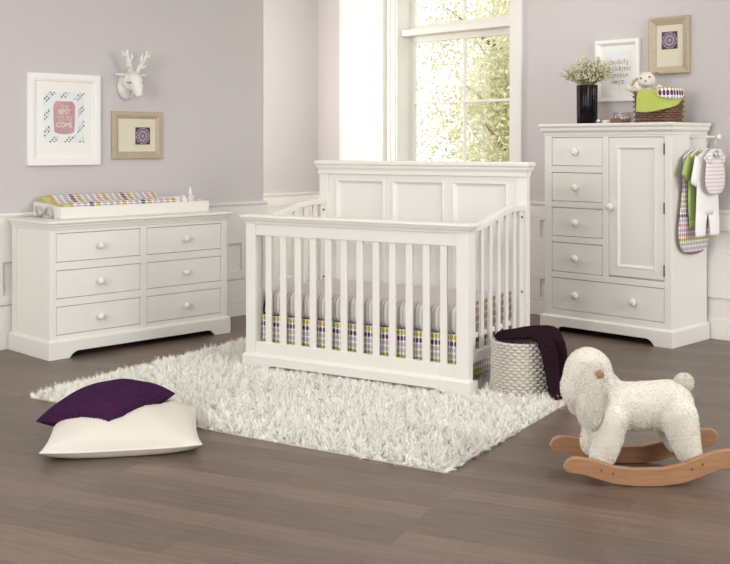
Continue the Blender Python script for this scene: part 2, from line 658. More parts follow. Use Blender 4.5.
struct('trim_4', wainscot(MB(), -9.724, YB, .507, .157, [(.337, .54)], .277, RZ - .1, on_left)
       .box(WL - .001, WL + .020, -1.47, YB, .337, .54)
       .box(WL - .001, WL + .020, RY, YB, .1, .268).box(WL - .001, WL + .003, RY, YB, .1, RZ - .1), TRIMM, .003)
struct('trim_5', wainscot(MB(), YB, 0, .45, .15, [(.335, .545)], .1, RZ - .1, on_alcove).box(-.001, .003, YB, 0, .1, RZ - .1), TRIMM, .003)
WAINR = mat('pale_grey_wainscot_paint', (236, 232, 227), .6)
struct('trim_6', wainscot(MB(), -.03, 9.9, .402, .09, [(.13, .27), (.58, .71)], .1, RZ - .1, on_right)
       .box(0, RX, -.014, 0, .33, .34).box(0, RX, -.014, 0, .53, .54).box(0, RX, -.003, .001, .1, RZ - .1), WAINR, .003)
# broad white panel, rounded edge, added for the bright light between corner and window
edge = [(.30 + .13 - .13 * math.cos(t), -.07 * math.sin(t)) for t in np.linspace(0, math.pi / 2, 17)]
struct('bright_wall_panel', MB().prism([(.8875, .0)] + [(.30, 0)] + edge[1:] + [(.8875, -.07)], 'z', RZ, 2.8), TRIMM)

# window
win = bpy.data.objects.new('window_1', None)
COL.objects.link(win)
win.location = ((WX0 + WX1) / 2, 0, WZ0)
win['kind'] = 'structure'


def wpart(name, mb, m, bevel=.004):
    mb.v = [(x - win.location.x, y, z - WZ0) for x, y, z in mb.v]
    return put(name, mb, m, win, bevel)


cs = MB()
for x0, x1, x2, x3 in ((.888, .935, .985, WX0 + .006), (2.305, 2.258, 2.208, WX1 - .006)):
    for a, b, t in ((x0, x1, .030), (x1, x2, .022), (x2, x3, .014)):
        cs.box(min(a, b), max(a, b), -t, 0, WZ0 - .1, 2.8)
wpart('casing', cs, TRIMM)
wpart('sill', MB().box(.87, 2.32, -.05, .199, WZ0 - .035, WZ0 + .006), TRIMM)
wpart('jamb', MB().box(WX0 - .012, WX0 + .004, 0, .2, WZ0, WZ1).box(WX1 - .004, WX1 + .012, 0, .2, WZ0, WZ1).box(WX0, WX1, 0, .2, WZ1 - .01, WZ1), TRIMM, .002)
sh = MB()
for lo, hi in ((WZ0, 2.19), (2.24, WZ1 - .01)):
    sh.box(WX0 + .004, WX0 + .05, .145, .185, lo, hi).box(WX1 - .05, WX1 - .004, .145, .185, lo, hi)
    sh.box(WX0 + .05, WX1 - .05, .145, .185, lo, lo + .05).box(WX0 + .05, WX1 - .05, .145, .185, hi - .05, hi)
wpart('sash', sh, TRIMM)
wpart('transom_bar', MB().box(WX0 + .004, WX1 - .004, .03, .2, 2.19, 2.245), TRIMM)
mxc = (WX0 + WX1) / 2
wpart('muntin', MB().box(mxc - .011, mxc + .011, .15, .18, WZ0 + .05, 2.14), TRIMM, .003)
wpart('muntin', MB().box(WX0 + .05, mxc - .011, .15, .18, 1.615, 1.637).box(mxc + .011, WX1 - .05, .15, .18, 1.615, 1.637), TRIMM, .003)
wpart('muntin', MB().box(mxc - .011, mxc + .011, .15, .18, 2.29, WZ1 - .06), TRIMM, .003)
wpart('glass_pane', MB().box(WX0 + .05, WX1 - .05, .163, .166, WZ0 + .05, 2.14), GLASS, 0)
wpart('glass_pane', MB().box(WX0 + .05, WX1 - .05, .163, .166, 2.29, WZ1 - .06), GLASS, 0)

# outside
struct('ground', MB().box(-25, 25, .2, 40, -.35, -.25), GRASSM)


def tree(label, x, y, h, r, n, seed):
    g = np.random.default_rng(seed)
    t = thing('leafy_tree', label, 'tree', (x, y, -.25), 0, 'trees outside the window')
    tr = MB().tube([(0, 0, 0), (.04, .03, h * .3), (-.03, .05, h * .6), (.02, 0, h * .9)], [.11, .09, .06, .02], 8)
    for k in range(9):
        a, z = k * 2.4, h * (.25 + .07 * k)
        e = Vector((math.cos(a) * r * .8, math.sin(a) * r * .8, z + r * .5))
        tr.tube([(0, .03, z), tuple(e * .5 + Vector((0, 0, z * .5 - .05))), tuple(e)], [.04, .025, .008], 6)
    put('trunk', tr, BARK, t, smooth=True)
    nc = 70
    u = g.normal(size=(nc, 3))
    u /= np.linalg.norm(u, axis=1, keepdims=True)
    cc = u * (g.random((nc, 1)) ** .45) * np.array([r, r, h * .46]) + np.array([0, 0, h * .58])
    P = cc[g.integers(0, nc, n)] + g.normal(size=(n, 3)) * r * .17
    A = g.normal(size=(n, 3))
    A /= np.linalg.norm(A, axis=1, keepdims=True)
    B = np.cross(A, g.normal(size=(n, 3)))
    B /= np.linalg.norm(B, axis=1, keepdims=True)
    s = (.018 + .026 * g.random((n, 1)))
    vs = np.stack([P - A * s, P + B * s * .55, P + A * s, P - B * s * .55], axis=1).reshape(-1, 3)
    put('foliage', raw_mesh('foliage', vs, np.arange(n * 4).reshape(-1, 4)), LEAF, t)
    return t


tree('pale leafy tree outside, seen through the left panes of the window', -.35, 3.5, 3.4, .95, 15000, 1)
tree('pale leafy tree outside, seen through the right panes of the window', 1.75, 2.6, 3.2, 1.1, 6500, 2)
tree('tall pale tree outside, behind the two nearer trees', -2.4, 6.6, 5.2, 1.9, 20000, 3)
tree('pale leafy tree outside, farthest left beyond the window', -5.6, 4.2, 3.9, 1.5, 9000, 4)

# ------------------------------------------------------------------ furniture helpers
KNOB = [(.006, 0), (.006, .008), (.009, .012), (.016, .016), (.0195, .022), (.0185, .029), (.012, .034), (.004, .0355)]


def knob(parent, x, y, z, s=1.12):
    return put('knob', MB().lathe([(r * s, h * s) for r, h in KNOB], (x, y, z), '-y', 20), KNOBM, parent, smooth=True)


def base_board(mb, x0, x1, y0, y1, h, arch_l, arch_r, ah, t=.022, front_only=False):
    """Plinth with a shallow cut-out in the front board."""
    def arc(xa, sgn):
        return [(xa, 0), (xa + sgn * .012, ah * .30), (xa + sgn * .018, ah * .55), (xa + sgn * .034, ah * .82), (xa + sgn * .055, ah)]
    left = arc(arch_l, 1)
    right = arc(arch_r, -1)[::-1]
    mb.prism([(x0, 0)] + left + right + [(x1, 0), (x1, h), (x0, h)], 'y', y0, y0 + t)
    if front_only:
        return mb
    mb.box(x0, x0 + t, y0 + t, y1, 0, h)
    mb.box(x1 - t, x1, y0 + t, y1, 0, h)
    mb.box(x0 + t, x1 - t, y1 - t, y1, 0, h)
    return mb


def lip(mb, x0, x1, y0, y1, z):
    return mb.loft_rect(x0, x1, y0, y1, [(0, z), (0, z + .004), (-.006, z + .012), (-.016, z + .016)], back=False)


# ------------------------------------------------------------------ dresser (left wall)
DW, DD, DH = 1.34, .505, .818
dr = thing('dresser', 'ivory six drawer dresser with round knobs along left wall', 'dresser', (1.434, (-3.453 - 2.113) / 2, 0), math.radians(90))
bx = DW / 2 - .018


def ylocal(wy):
    return wy - (-3.453 - 2.113) / 2


op_l = (ylocal(-3.395), ylocal(-2.812))
op_r = (ylocal(-2.765), ylocal(-2.177))
rows = [(.572, .744), (.355, .524), (.139, .309)]
bd = MB().box(-bx, bx, .05, DD - .015, .09, .775)
fr = MB()
fr.box(-bx, op_l[0], .02, .055, .1, .775).box(op_r[1], bx, .02, .055, .1, .775).box(op_l[1], op_r[0], .02, .055, .1, .775)
for lo, hi in ((.1, .139), (.309, .355), (.524, .572), (.744, .775)):
    for a, b in (op_l, op_r):
        fr.box(a, b, .02, .055, lo, hi)
# side panel stiles
for s in (-1, 1):
    x0, x1 = sorted((s * bx, s * (bx + .004)))
    bd.box(x0, x1, .02, .075, .1, .775).box(x0, x1, DD - .07, DD - .015, .1, .775)
put('body', bd, IVORY, dr, .002)
put('face_frame', fr, IVORY, dr, .002)
bb = base_board(MB(), -DW / 2, DW / 2, 0, DD, .098, -DW / 2 + .135, DW / 2 - .125, .038)
lip(bb, -DW / 2, DW / 2, 0, DD, .098)
put('plinth', bb, IVORY, dr, .002)
put('top', MB().loft_rect(-bx, bx, .02, DD - .015, [(0, .762), (.004, .764), (.006, .772), (.010, .782), (.015, .790), (.015, .796), (.022, .800), (.026, .806), (.026, .812), (.022, .818)], back=False), IVORY, dr, 0)
for a, b in (op_l, op_r):
    for lo, hi in rows:
        g = .0028
        d = put('drawer', MB().box(a + g, b - g, .023, .052, lo + g, hi - g), IVORY, dr, .0025)
        knob(d, (a + b) / 2, .023, (lo + hi) / 2)

# ------------------------------------------------------------------ changing tray and what is in it
TZ = DH
ty0, ty1, tx0, tx1 = -3.285, -2.175, .925, 1.275
tr = thing('changing_tray', 'ivory open changing tray on top of the dresser', 'tray', (tx1, (ty0 + ty1) / 2, TZ), math.radians(90))
tw, td = (ty1 - ty0), tx1 - tx0
t_ = .016
put('front_board', MB().box(-tw / 2, tw / 2, 0, t_, 0, .072), IVORY, tr, .003)
put('back_board', MB().box(-tw / 2, tw / 2, td - t_, td, 0, .092), IVORY, tr, .003)
for s in (-1, 1):
    xs = sorted((s * tw / 2, s * (tw / 2 - t_)))
    put('end_board', MB().prism([(t_, 0), (td - t_, 0), (td - t_, .092), (td * .6, .088), (td * .3, .078), (t_, .072)], 'x', *xs), IVORY, tr, .003)
put('bottom_board', MB().box(-tw / 2 + t_, tw / 2 - t_, t_, td - t_, 0, .008), IVORY, tr)

pw, pd_ = .84, td - 2 * t_ - .008
pad = thing('changing_pad', 'padded changing mat with rows of coloured ovals lying in the ivory tray', 'changing pad', (tx1 - t_ - .004, ty0 + t_ + .012 + pw / 2, TZ + .0085), math.radians(90))
prof = [(0, 0), (0, .070), (.006, .084), (.02, .090), (.05, .086), (pd_ * .35, .066), (pd_ * .55, .066), (pd_ * .75, .098), (pd_ - .05, .122), (pd_ - .02, .126), (pd_ - .005, .118), (pd_, .10), (pd_, 0)]
secs = []
for k, (x, s) in enumerate(((-pw / 2 + .046, .95), (-pw / 2 + .055, .99), (-pw / 2 + .07, 1), (pw / 2 - .03, 1), (pw / 2, .93))):
    secs.append([(x, y, z * s) for y, z in prof])
plen = [0]
for a, b in zip(prof, prof[1:]):
    plen.append(plen[-1] + math.dist(a, b))


def pad_uv(co):
    best = min(range(len(prof)), key=lambda i: abs(prof[i][0] - co.y) + abs(prof[i][1] - co.z))
    return (co.x, plen[best] + .013)


put('cover', MB().rings(secs), PADM, pad, smooth=False, uv=lambda co: (co.x + 1, pad_uv(co)[1]))
put('end_panel', MB().prism([(y, z * .93) for y, z in prof], 'x', -pw / 2, -pw / 2 + .045), KHAKI, pad, .002)


def tube_bottle(name, label, wy, wx, r, h, group=None):
    t = thing(name, label, 'toiletry', (wx, wy, TZ + .0085), 0, group)
    put('body', MB().lathe([(r * .9, 0), (r, .006), (r, h * .7), (r * .8, h * .85), (r * .55, h * .9)], n=20), WHITEPL, t, smooth=True)
    put('cap', MB().lathe([(r * .5, h * .9), (r * .6, h * .91), (r * .6, h), (r * .5, h + .002)], n=20), WHITEPL, t, smooth=True)
    return t


tube_bottle('lotion_tube', 'short white toiletry tube in the tray, nearest the patterned pad', -2.365, 1.17, .024, .092)
tube_bottle('lotion_tube', 'short white toiletry tube in the tray, beside the pointed bottle', -2.295, 1.15, .026, .096)
b = thing('lotion_bottle', 'pointed cream lotion bottle at the right end of the tray', 'bottle', (1.14, -2.235, TZ + .0085))
put('body', MB().lathe([(.03, 0), (.034, .008), (.034, .07), (.024, .095), (.012, .105)], n=22), mat('cream_lotion', (222, 208, 190), .4), b, smooth=True)
put('nozzle', MB().lathe([(.0115, .105), (.0125, .112), (.010, .125), (.006, .150), (.003, .156)], n=16), WHITEPL, b, smooth=True)

bow = thing('ribbon_bow', 'grey satin ribbon bow on the left end of the changing tray', 'bow', (1.09, ty0 - .004, TZ), 0)
BOWM = mat('grey_satin', (190, 187, 180), .3)
for s in (-1, 1):
    pts = [(s * .004, -.012, .036)] + [(s * (.012 + .085 * math.sin(math.pi * t)), -.012 - .012 * math.sin(6.28 * t), .036 + .034 * math.sin(2 * math.pi * t)) for t in np.linspace(0.05, .95, 14)] + [(s * .004, -.012, .036)]
    put('loop', MB().tube(pts, .0062, 8), BOWM, bow, smooth=True)
    put('tail', MB().tube([(0, -.013, .036), (s * .045, -.02, .016), (s * .105, -.018, .006)], .005, 8), BOWM, bow, smooth=True)
put('knot', MB().ball((0, -.013, .036), (.013, .009, .011)), BOWM, bow, smooth=True)

# ------------------------------------------------------------------ armoire (right wall)
AW, AD, AH = 1.0, .49, 1.413
ar = thing('armoire', 'tall ivory armoire with one panelled door and five drawers against right wall', 'armoire', (3.335, -.525, 0), 0)
a0, a1 = 2.862 - 3.335, 3.820 - 3.335
dl, drr = 2.919 - 3.335, 3.322 - 3.335
ol, orr = 3.366 - 3.335, 3.770 - 3.335
arows = [(1.128, 1.322), (.888, 1.084), (.651, .847), (.409, .610)]
wide = (.152, .368)
bd = MB().box(a0, a1, .05, AD - .012, .09, 1.345)
put('body', bd, IVORY, ar, .002)
fr = MB()
fr.box(a0, dl, .018, .055, .1, 1.345).box(orr, a1, .018, .055, .1, 1.345).box(drr, ol, .018, .055, .409, 1.322)
fr.box(dl, orr, .018, .055, .1, .152).box(dl, orr, .018, .055, .368, .409).box(dl, orr, .018, .055, 1.322, 1.345)
for lo, hi in ((.610, .651), (.847, .888), (1.084, 1.128)):
    fr.box(dl, drr, .018, .055, lo, hi)
put('face_frame', fr, IVORY, ar, .002)
bb = base_board(MB(), -AW / 2, AW / 2, 0, AD, .096, -AW / 2 + .125, AW / 2 - .125, .042)
lip(bb, -AW / 2, AW / 2, 0, AD, .096)
put('plinth', bb, IVORY, ar, .002)
put('cornice', MB().loft_rect(a0, a1, .018, AD - .012, [(0, 1.335), (.004, 1.338), (.004, 1.350), (.010, 1.358), (.020, 1.368), (.020, 1.378), (.020, 1.386), (.027, 1.391), (.031, 1.398), (.031, 1.407), (.026, 1.413)], back=False), IVORY, ar, 0)
g = .003
for lo, hi in arows:
    d = put('drawer', MB().box(dl + g, drr - g, .021, .052, lo + g, hi - g), IVORY, ar, .0025)
    knob(d, (dl + drr) / 2 , .021, (lo + hi) / 2, 1.3)
d = put('drawer', MB().box(dl + g, orr - g, .021, .052, wide[0] + g, wide[1] - g), IVORY, ar, .0025)
knob(d, (dl + drr) / 2 , .021, .262, 1.3)
knob(d, 3.56 - 3.335, .021, .262, 1.3)
# door: frame, sloped moulding and sunk panel in one mesh
dm = MB()
X0, X1, Z0, Z1 = ol + g, orr - g, .419, 1.322 - g
dm.loft_frame(X0, X1, Z0, Z1, [(0, .052), (0, .023), (.002, .021), (.055, .021), (.058, .019), (.066, .019), (.072, .026), (.080, .031), (.084, .031)])
door = put('door', dm, IVORY, ar, 0)
knob(door, X0 + .022, .021, .867, 1.3)
for hz in (1.245, .872, .48):
    put('hinge', MB().lathe([(.0045, -.036), (.0045, .036)], (orr, .016, hz), n=10), DARKMETAL, door)
rod = put('valet_rod', MB().lathe([(.007, 0), (.007, .185)], (a1, .253, 1.321), 'x', 14).lathe([(.014, 0), (.014, .006), (.009, .008)], (a1, .253, 1.321), 'x', 14), IVORY, ar, smooth=True)
put('finial', MB().lathe([(.006, 0), (.014, .004), (.019, .012), (.019, .018), (.013, .026), (.004, .028)], (a1 + .182, .253, 1.321), 'x', 18), KNOBM, rod, smooth=True)

# ------------------------------------------------------------------ hangers and baby clothes on the valet rod
ROD_Y, ROD_Z = -.272, 1.321
HX = [3.850, 3.884, 3.940, 3.992]
hlabels = ['white baby hanger nearest the armoire side, holding the oval print sleep sack',
           'white baby hanger second from the armoire side, holding the green romper',
           'white baby hanger third from the armoire side, holding the white romper',
           'white baby hanger at the outer end of the rod, holding the striped bib']
HANGM = WHITEPL


def hanger(x, label):
    t = thing('clothes_hanger', label, 'hanger', (x, ROD_Y, ROD_Z - .09), math.radians(90), 'hangers on the valet rod')
    hk = [(0, 0, .012)] + [(0, 0, .05)] + [(.0145 * math.cos(a), 0, .083 + .0165 * math.sin(a)) for a in np.linspace(math.radians(-70), math.radians(200), 14)]
    put('hook', MB().tube(hk, .0028, 8), HANGM, t, smooth=True)
    sh = [(0, 0, .012), (.03, 0, .008), (.08, 0, -.014), (.125, 0, -.034), (.138, 0, -.046), (.132, 0, -.058), (.118, 0, -.060), (.06, 0, -.050)]
    loop = sh + [(-x_, 0, z) for x_, _, z in sh[::-1][:-1]]
    put('shoulders', MB().tube(loop, .0055, 8, closed=True), HANGM, t, smooth=True)
    return t


for x, l in zip(HX, hlabels):
    hanger(x, l)


def garment(name, label, x, parts, m, uv=None):
    t = thing(name, label, 'baby clothing', (x, ROD_Y, ROD_Z - .09), math.radians(90), 'baby clothes on the valet rod')
    return t


def sec(z, w, t, cx=0, cy=0):
    return (cx * 1.32, cy, z, w * 1.32, t)


# sleep sack
t = garment('sleep_sack', 'oval print sleep sack with rounded hem hanging closest to the armoire side', HX[0], None, SACKM)
put('sack', MB().ellipses([sec(-.004, .04, .012), sec(-.03, .085, .013), sec(-.07, .11, .014), sec(-.14, .105, .014), sec(-.25, .118, .016), sec(-.38, .138, .018), sec(-.48, .152, .020), sec(-.56, .150, .020), sec(-.61, .130, .018), sec(-.64, .095, .014), sec(-.655, .04, .008)], 36), SACKM, t, smooth=True, uv=lambda c: (c.x + 2, -c.z))


def arm(sx, x0, z0, x1, z1, r0, r1, thick=.55):
    n = 6
    pts = [(sx * (x0 + (x1 - x0) * k / n), 0, z0 + (z1 - z0) * k / n) for k in range(n + 1)]
    return pts, [r0 + (r1 - r0) * k / n for k in range(n + 1)]


def add_arm(mb, sx, x0, z0, x1, z1, r0, r1, th=.012):
    d = Vector((sx * (x1 - x0), 0, z1 - z0)).normalized()
    nrm = Vector((-d.z, 0, d.x))
    rs = []
    for k in range(7):
        f = k / 6
        c = Vector((sx * (x0 + (x1 - x0) * f), 0, z0 + (z1 - z0) * f))
        r = r0 + (r1 - r0) * f
        rs.append([c + nrm * (r * math.cos(a)) + Vector((0, th * math.sin(a), 0)) for a in np.linspace(0, 2 * math.pi, 18, endpoint=False)])
    mb.rings(rs)


t = garment('romper', 'green short sleeved romper hanging between sleep sack and white romper', HX[1], None, GREENC)
mb = MB().ellipses([sec(-.004, .045, .012), sec(-.025, .085, .014), sec(-.06, .108, .015), sec(-.13, .104, .016), sec(-.28, .108, .016), sec(-.40, .105, .015), sec(-.455, .09, .013)], 30)
for s in (-1, 1):
    add_arm(mb, s, .110, -.045, .185, -.165, .050, .048)
    mb.ellipses([sec(-.43, .046, .013, s * .05), sec(-.47, .044, .013, s * .052), sec(-.485, .042, .012, s * .052)], 20)
put('cloth', mb, GREENC, t, smooth=True)

t = garment('romper', 'white long legged romper hanging behind the striped bib', HX[2], None, WHITEC)
mb = MB().ellipses([sec(-.004, .045, .012), sec(-.025, .085, .014), sec(-.06, .108, .015), sec(-.13, .100, .016), sec(-.26, .106, .016), sec(-.36, .112, .016), sec(-.40, .11, .014)], 30)
for s in (-1, 1):
    add_arm(mb, s, .110, -.045, .178, -.21, .050, .040)
    mb.ellipses([sec(-.37, .056, .014, s * .055), sec(-.45, .050, .015, s * .066), sec(-.52, .046, .014, s * .070), sec(-.535, .044, .013, s * .070)], 20)
put('cloth', mb, WHITEC, t, smooth=True)

t = thing('baby_bib', 'pink and white striped bib on the outermost hanger of the rod', 'bib', (HX[3], ROD_Y, ROD_Z - .09), math.radians(90))
mb = MB().ellipses([sec(-.050, .066, .008), sec(-.060, .080, .010), sec(-.10, .092, .012), sec(-.17, .100, .013), sec(-.22, .094, .012), sec(-.255, .072, .010), sec(-.272, .04, .007)], 34)
for s in (-1, 1):
    mb.tube([(s * .085, 0, -.075), (s * .082, 0, -.040), (s * .066, 0, -.012), (s * .046, -.004, .002), (s * .03, -.010, -.012), (s * .022, -.014, -.034)], [.020, .022, .018, .015, .012, .008], 12)
put('jersey', mb, BIBM, t, smooth=True, uv=lambda c: (c.x + 1, c.z + 2))
put('snap', MB().lathe([(.006, 0), (.006, .003), (.003, .004)], (.026, -.022, -.026), '-y', 12), WHITEPL, t, smooth=True)

# ------------------------------------------------------------------ things on the armoire
va = thing('flower_vase', 'tall black fluted vase on the left of the armoire top', 'vase', (3.055, -.28, AH))
rs = []
for r, h in [(.066, 0), (.070, .004), (.0715, .14), (.0725, .266), (.0715, .270), (.064, .270), (.063, .262), (.062, .03)]:
    rs.append([((r - (.0035 if r > .0645 else 0) * (.5 + .5 * math.cos(16 * a))) * math.cos(a), (r - (.0035 if r > .0645 else 0) * (.5 + .5 * math.cos(16 * a))) * math.sin(a), h) for a in np.linspace(0, 2 * math.pi, 128, endpoint=False)])
put('body', MB().rings(rs), BLACKGL, va, smooth=True)

PLUSHEAR = mat('tan_plush', (196, 170, 148), .95, bump=.4, bscale=160)
fl = thing('dried_flowers', 'bunch of tiny cream dried flowers standing in the black vase', 'flowers', (3.055, -.28, AH + .03))
st, bl = MB(), MB()
for k in range(105):
    a = random.uniform(0, 6.283)
    sp = random.random() ** .6
    base = Vector((.03 * math.cos(a) * sp, .03 * math.sin(a) * sp, .01))
    lipp = Vector((.054 * math.cos(a) * sp, .054 * math.sin(a) * sp, .245))
    top = Vector((.19 * math.cos(a) * sp, .19 * math.sin(a) * sp, .245 + .195 * (1 - .45 * sp * sp) * random.uniform(.6, 1)))
    st.tube([base, lipp, (lipp + top) / 2 + Vector((0, 0, .015)), top], .0011, 4)
    for j in range(15):
        f = random.uniform(.25, 1)
        p = lipp.lerp(top, f) + Vector((random.gauss(0, .020), random.gauss(0, .020), random.gauss(.008, .014)))
        if p.z < .25:
            continue
        st.tube([lipp.lerp(top, max(0, f - .15)), p], .0007, 3)
        bl.ball(p, random.uniform(.0040, .0072), 6, 4)
put('stems', st, STEMM, fl)['kind'] = 'stuff'
put('blossoms', bl, FLOWERM, fl)['kind'] = 'stuff'

gd = thing('glass_dish', 'small clear glass dish between the black vase and wicker basket', 'dish', (3.325, -.26, AH))
put('bowl', MB().lathe([(.05, 0), (.062, .004), (.066, .03), (.067, .074), (.0645, .074), (.063, .03), (.058, .008), (.03, .006)], n=36), DISHGL, gd, smooth=True)
put('rim', MB().tube([(.066 * math.cos(a), .066 * math.sin(a), .075) for a in np.linspace(0, 6.283, 36, endpoint=False)], .0022, 6, True), DISHGL, gd, smooth=True)
o = put('wooden_ring', MB().tube([(.026 * math.cos(a), .026 * math.sin(a), .011) for a in np.linspace(0, 6.283, 28, endpoint=False)], .011, 10, True), BROWN, None, smooth=True)
o.location = (3.345, -.268, AH + .0085)
tag(o, 'brown ring lying inside the small glass dish', 'ring')
o = put('wooden_block', MB().box(-.024, .024, -.018, .018, 0, .024), mat('cream_block', (222, 210, 196), .6), None, .006)
o.location = (3.30, -.43, AH)
o.rotation_euler.z = .6
tag(o, 'small cream block in front of the small glass dish', 'block')
o = put('metal_bead', MB().ball((0, 0, .017), .017), CHROME, None, smooth=True)
o.location = (3.245, -.43, AH)
tag(o, 'tiny silver ball left of the small glass dish', 'ball')
o = put('wooden_block', MB().box(-.034, .034, -.018, .018, 0, .034), BROWN, None, .006)
o.location = (3.375, -.43, AH)
o.rotation_euler.z = .6
tag(o, 'small brown block in front of the small glass dish', 'block')


def rrect(w, d, r, n=8):
    pts = []
    for cx, cy, a in ((w / 2 - r, d / 2 - r, 0), (-w / 2 + r, d / 2 - r, 90), (-w / 2 + r, -d / 2 + r, 180), (w / 2 - r, -d / 2 + r, 270)):
        for k in range(n + 1):
            t = math.radians(a + 90 * k / n)
            pts.append(Vector((cx + r * math.cos(t), cy + r * math.sin(t), 0)))
    return pts


def resample(path, n):
    L = [0]
    P = path + [path[0]]
    for a, b in zip(P, P[1:]):
        L.append(L[-1] + (b - a).length)
    out = []
    j = 0
    for i in range(n):
        s = L[-1] * i / n
        while L[j + 1] < s:
            j += 1
        f = (s - L[j]) / max(1e-9, L[j + 1] - L[j])
        out.append(P[j].lerp(P[j + 1], f))
    return out


def woven(mb, path_at, rows, h0, h1, r, waves, amp, samples, flat=1.0, zj=0):
    for j in range(rows):
        z = h0 + (h1 - h0) * j / (rows - 1)
        P = resample(path_at(j / (rows - 1)), samples)
        out = []
        for i, p in enumerate(P):
            n = Vector((p.x, p.y, 0)).normalized()
            ph = waves * 2 * math.pi * i / samples + math.pi * j
            out.append(p + n * amp * math.sin(ph) + Vector((0, 0, z + zj * math.cos(ph))))
        mb.tube(out, r, 6, True, flat)
    return mb


wb = thing('wicker_basket', 'brown wicker basket on the right of the armoire top', 'basket', (3.597, -.27, AH))
put('weave', woven(MB(), lambda f: rrect(.25 + .012 * f, .19 + .012 * f, .03), 12, .008, .190, .0080, 14, .0075, 168), WICKER, wb, smooth=True)
put('rim', MB().tube([p + Vector((0, 0, .2)) for p in resample(rrect(.266, .206, .03), 80)], .010, 8, True), WICKER, wb, smooth=True)
put('bottom', MB().prism([(p.x, p.y) for p in rrect(.24, .18, .03)], 'z', .002, .01), WICKER, wb)
stk = MB()
for p in resample(rrect(.25, .19, .03), 44):
    stk.tube([(p.x * .985, p.y * .985, .005), (p.x * 1.02, p.y * 1.02, .2)], .003, 5)
put('stakes', stk, WICKER, wb)['kind'] = 'stuff'

# lamb in the basket
lb = thing('plush_lamb', 'cream plush lamb toy peeking out of the wicker basket', 'soft toy', (3.515, -.275, AH + .012), 0)
lbl = MB().ball((0, 0, .065), (.055, .055, .06)).ball((0, 0, .13), (.050, .050, .07)).ball((0, 0, .195), (.042, .042, .05))
lbl.ball((.004, -.012, .272), (.060, .058, .057)).ball((.026, -.048, .256), (.036, .036, .030))
body = put('body', remeshed(lbl, .006, 5), PLUSH, lb, smooth=True)
for s, p in ((1, [(.038, .010, .318), (.066, .020, .330), (.092, .032, .312)]), (-1, [(-.045, -.040, .285), (-.068, -.055, .265), (-.075, -.062, .235)])):
    put('ear', MB().tube(p, [.014, .022, .012], 12, flat=.5), PLUSHEAR, lb, smooth=True)
for q in ((-.006, -.066, .282), (.046, -.050, .290)):
    put('eye', MB().ball(q, .0065, 10, 6), BLACKGL, lb, smooth=True)
put('nose', MB().ball((.037, -.083, .262), (.008, .005, .006), 10, 6), mat('plush_nose', (150, 110, 100), .8), lb, smooth=True)
for p in ([(-.045, -.03, .19), (-.085, -.055, .215), (-.092, -.095, .222)], [(.05, .0, .18), (.085, .0, .21), (.1, .0, .235)]):
    put('arm', MB().tube(p, [.022, .021, .019], 12), PLUSH, lb, smooth=True)


# lime cloth: over the basket front rim, hanging over front and right faces
def over_rim(f, g, w0, w1, drop, inset=.0):
    """f runs along the rim from the front left round the corner, g from inside over the rim and down."""
    path = [Vector((-.10, -.118, 0)), Vector((.0, -.122, 0)), Vector((.10, -.122, 0)), Vector((.145, -.108, 0)), Vector((.152, -.06, 0)), Vector((.152, .03, 0))]
    L = [0]
    for a, b in zip(path, path[1:]):
        L.append(L[-1] + (b - a).length)
    s = L[-1] * (w0 + (w1 - w0) * f)
    j = max(k for k in range(len(L) - 1) if L[k] <= s + 1e-9)
    p = path[j].lerp(path[j + 1], (s - L[j]) / (L[j + 1] - L[j]))
    n = Vector((p.x / .15, p.y / .12, 0)).normalized()
    dr_ = drop(f)
    rip = .006 * math.sin(f * 19) * max(0, (g - .4))
    if g < .4:
        q = g / .4
        return tuple(p * (1 - .45 * (1 - q)) + Vector((0, 0, .214 + .010 * math.sin(q * 3.1) - .02 * (1 - q))))
    q = (g - .4) / .6
    return tuple(p + n * (.008 + .010 * min(1, q * 3) + rip + .006 * q) + Vector((0, 0, .214 - .005 * q - dr_ * q)))


lc = put('lime_blanket', MB().grid(lambda f, g: over_rim(f, g, .07, .97, lambda f: .135 * (1 - max(0, (f - .35) / .65) ** 2 * .8) + .006 * math.sin(9 * f)), 40, 20), LIME, None, smooth=True, solid=.004)
lc.location = wb.location
tag(lc, 'lime green fleece blanket hanging over the wicker basket rim', 'blanket')
qc = put('folded_blanket', MB().grid(lambda f, g: tuple(Vector(over_rim(f, g, .42, .93, lambda f: .045 + .025 * math.sin(math.pi * f))) * 1 + Vector((.008, -.008, .012 - .004 * g))), 30, 14), QUILTM, None, smooth=True, solid=.004,
         uv=lambda c: ((c.x + c.y) * 1.0 + 1, c.z + .006 + 1))
qc.location = wb.location
tag(qc, 'white folded blanket with purple ovals on top of the lime blanket', 'blanket')

# ------------------------------------------------------------------ pictures and deer head
def picture(name, label, loc, rz, w, h, bar, fm, matm, prof, artcb):
    t = thing(name, label, 'picture', loc, rz)
    put('frame', MB().loft_frame(-w / 2, w / 2, -h / 2, h / 2, [(0, 0)] + prof, cap=False), fm, t)
    inn, yy = prof[-1]
    put('mat_board', MB().box(-w / 2 + inn - .004, w / 2 - inn + .004, yy - .001, -.001, -h / 2 + inn - .004, h / 2 - inn + .004), matm, t)
    artcb(t, yy - .001)
    put('glass', MB().box(-w / 2 + inn - .003, w / 2 - inn + .003, yy - .0075, yy - .006, -h / 2 + inn - .003, h / 2 - inn + .003), PICGL, t)
    return t


def plate(parent, name, x0, x1, z0, z1, y, m, uvn=False):
    uv = (lambda c: ((c.x - (x0 + x1) / 2) / ((x1 - x0) / 2), (c.z - (z0 + z1) / 2) / ((z1 - z0) / 2))) if uvn else None
    return put(name, MB().box(x0, x1, y - .001, y, z0, z1), m, parent, uv=uv)


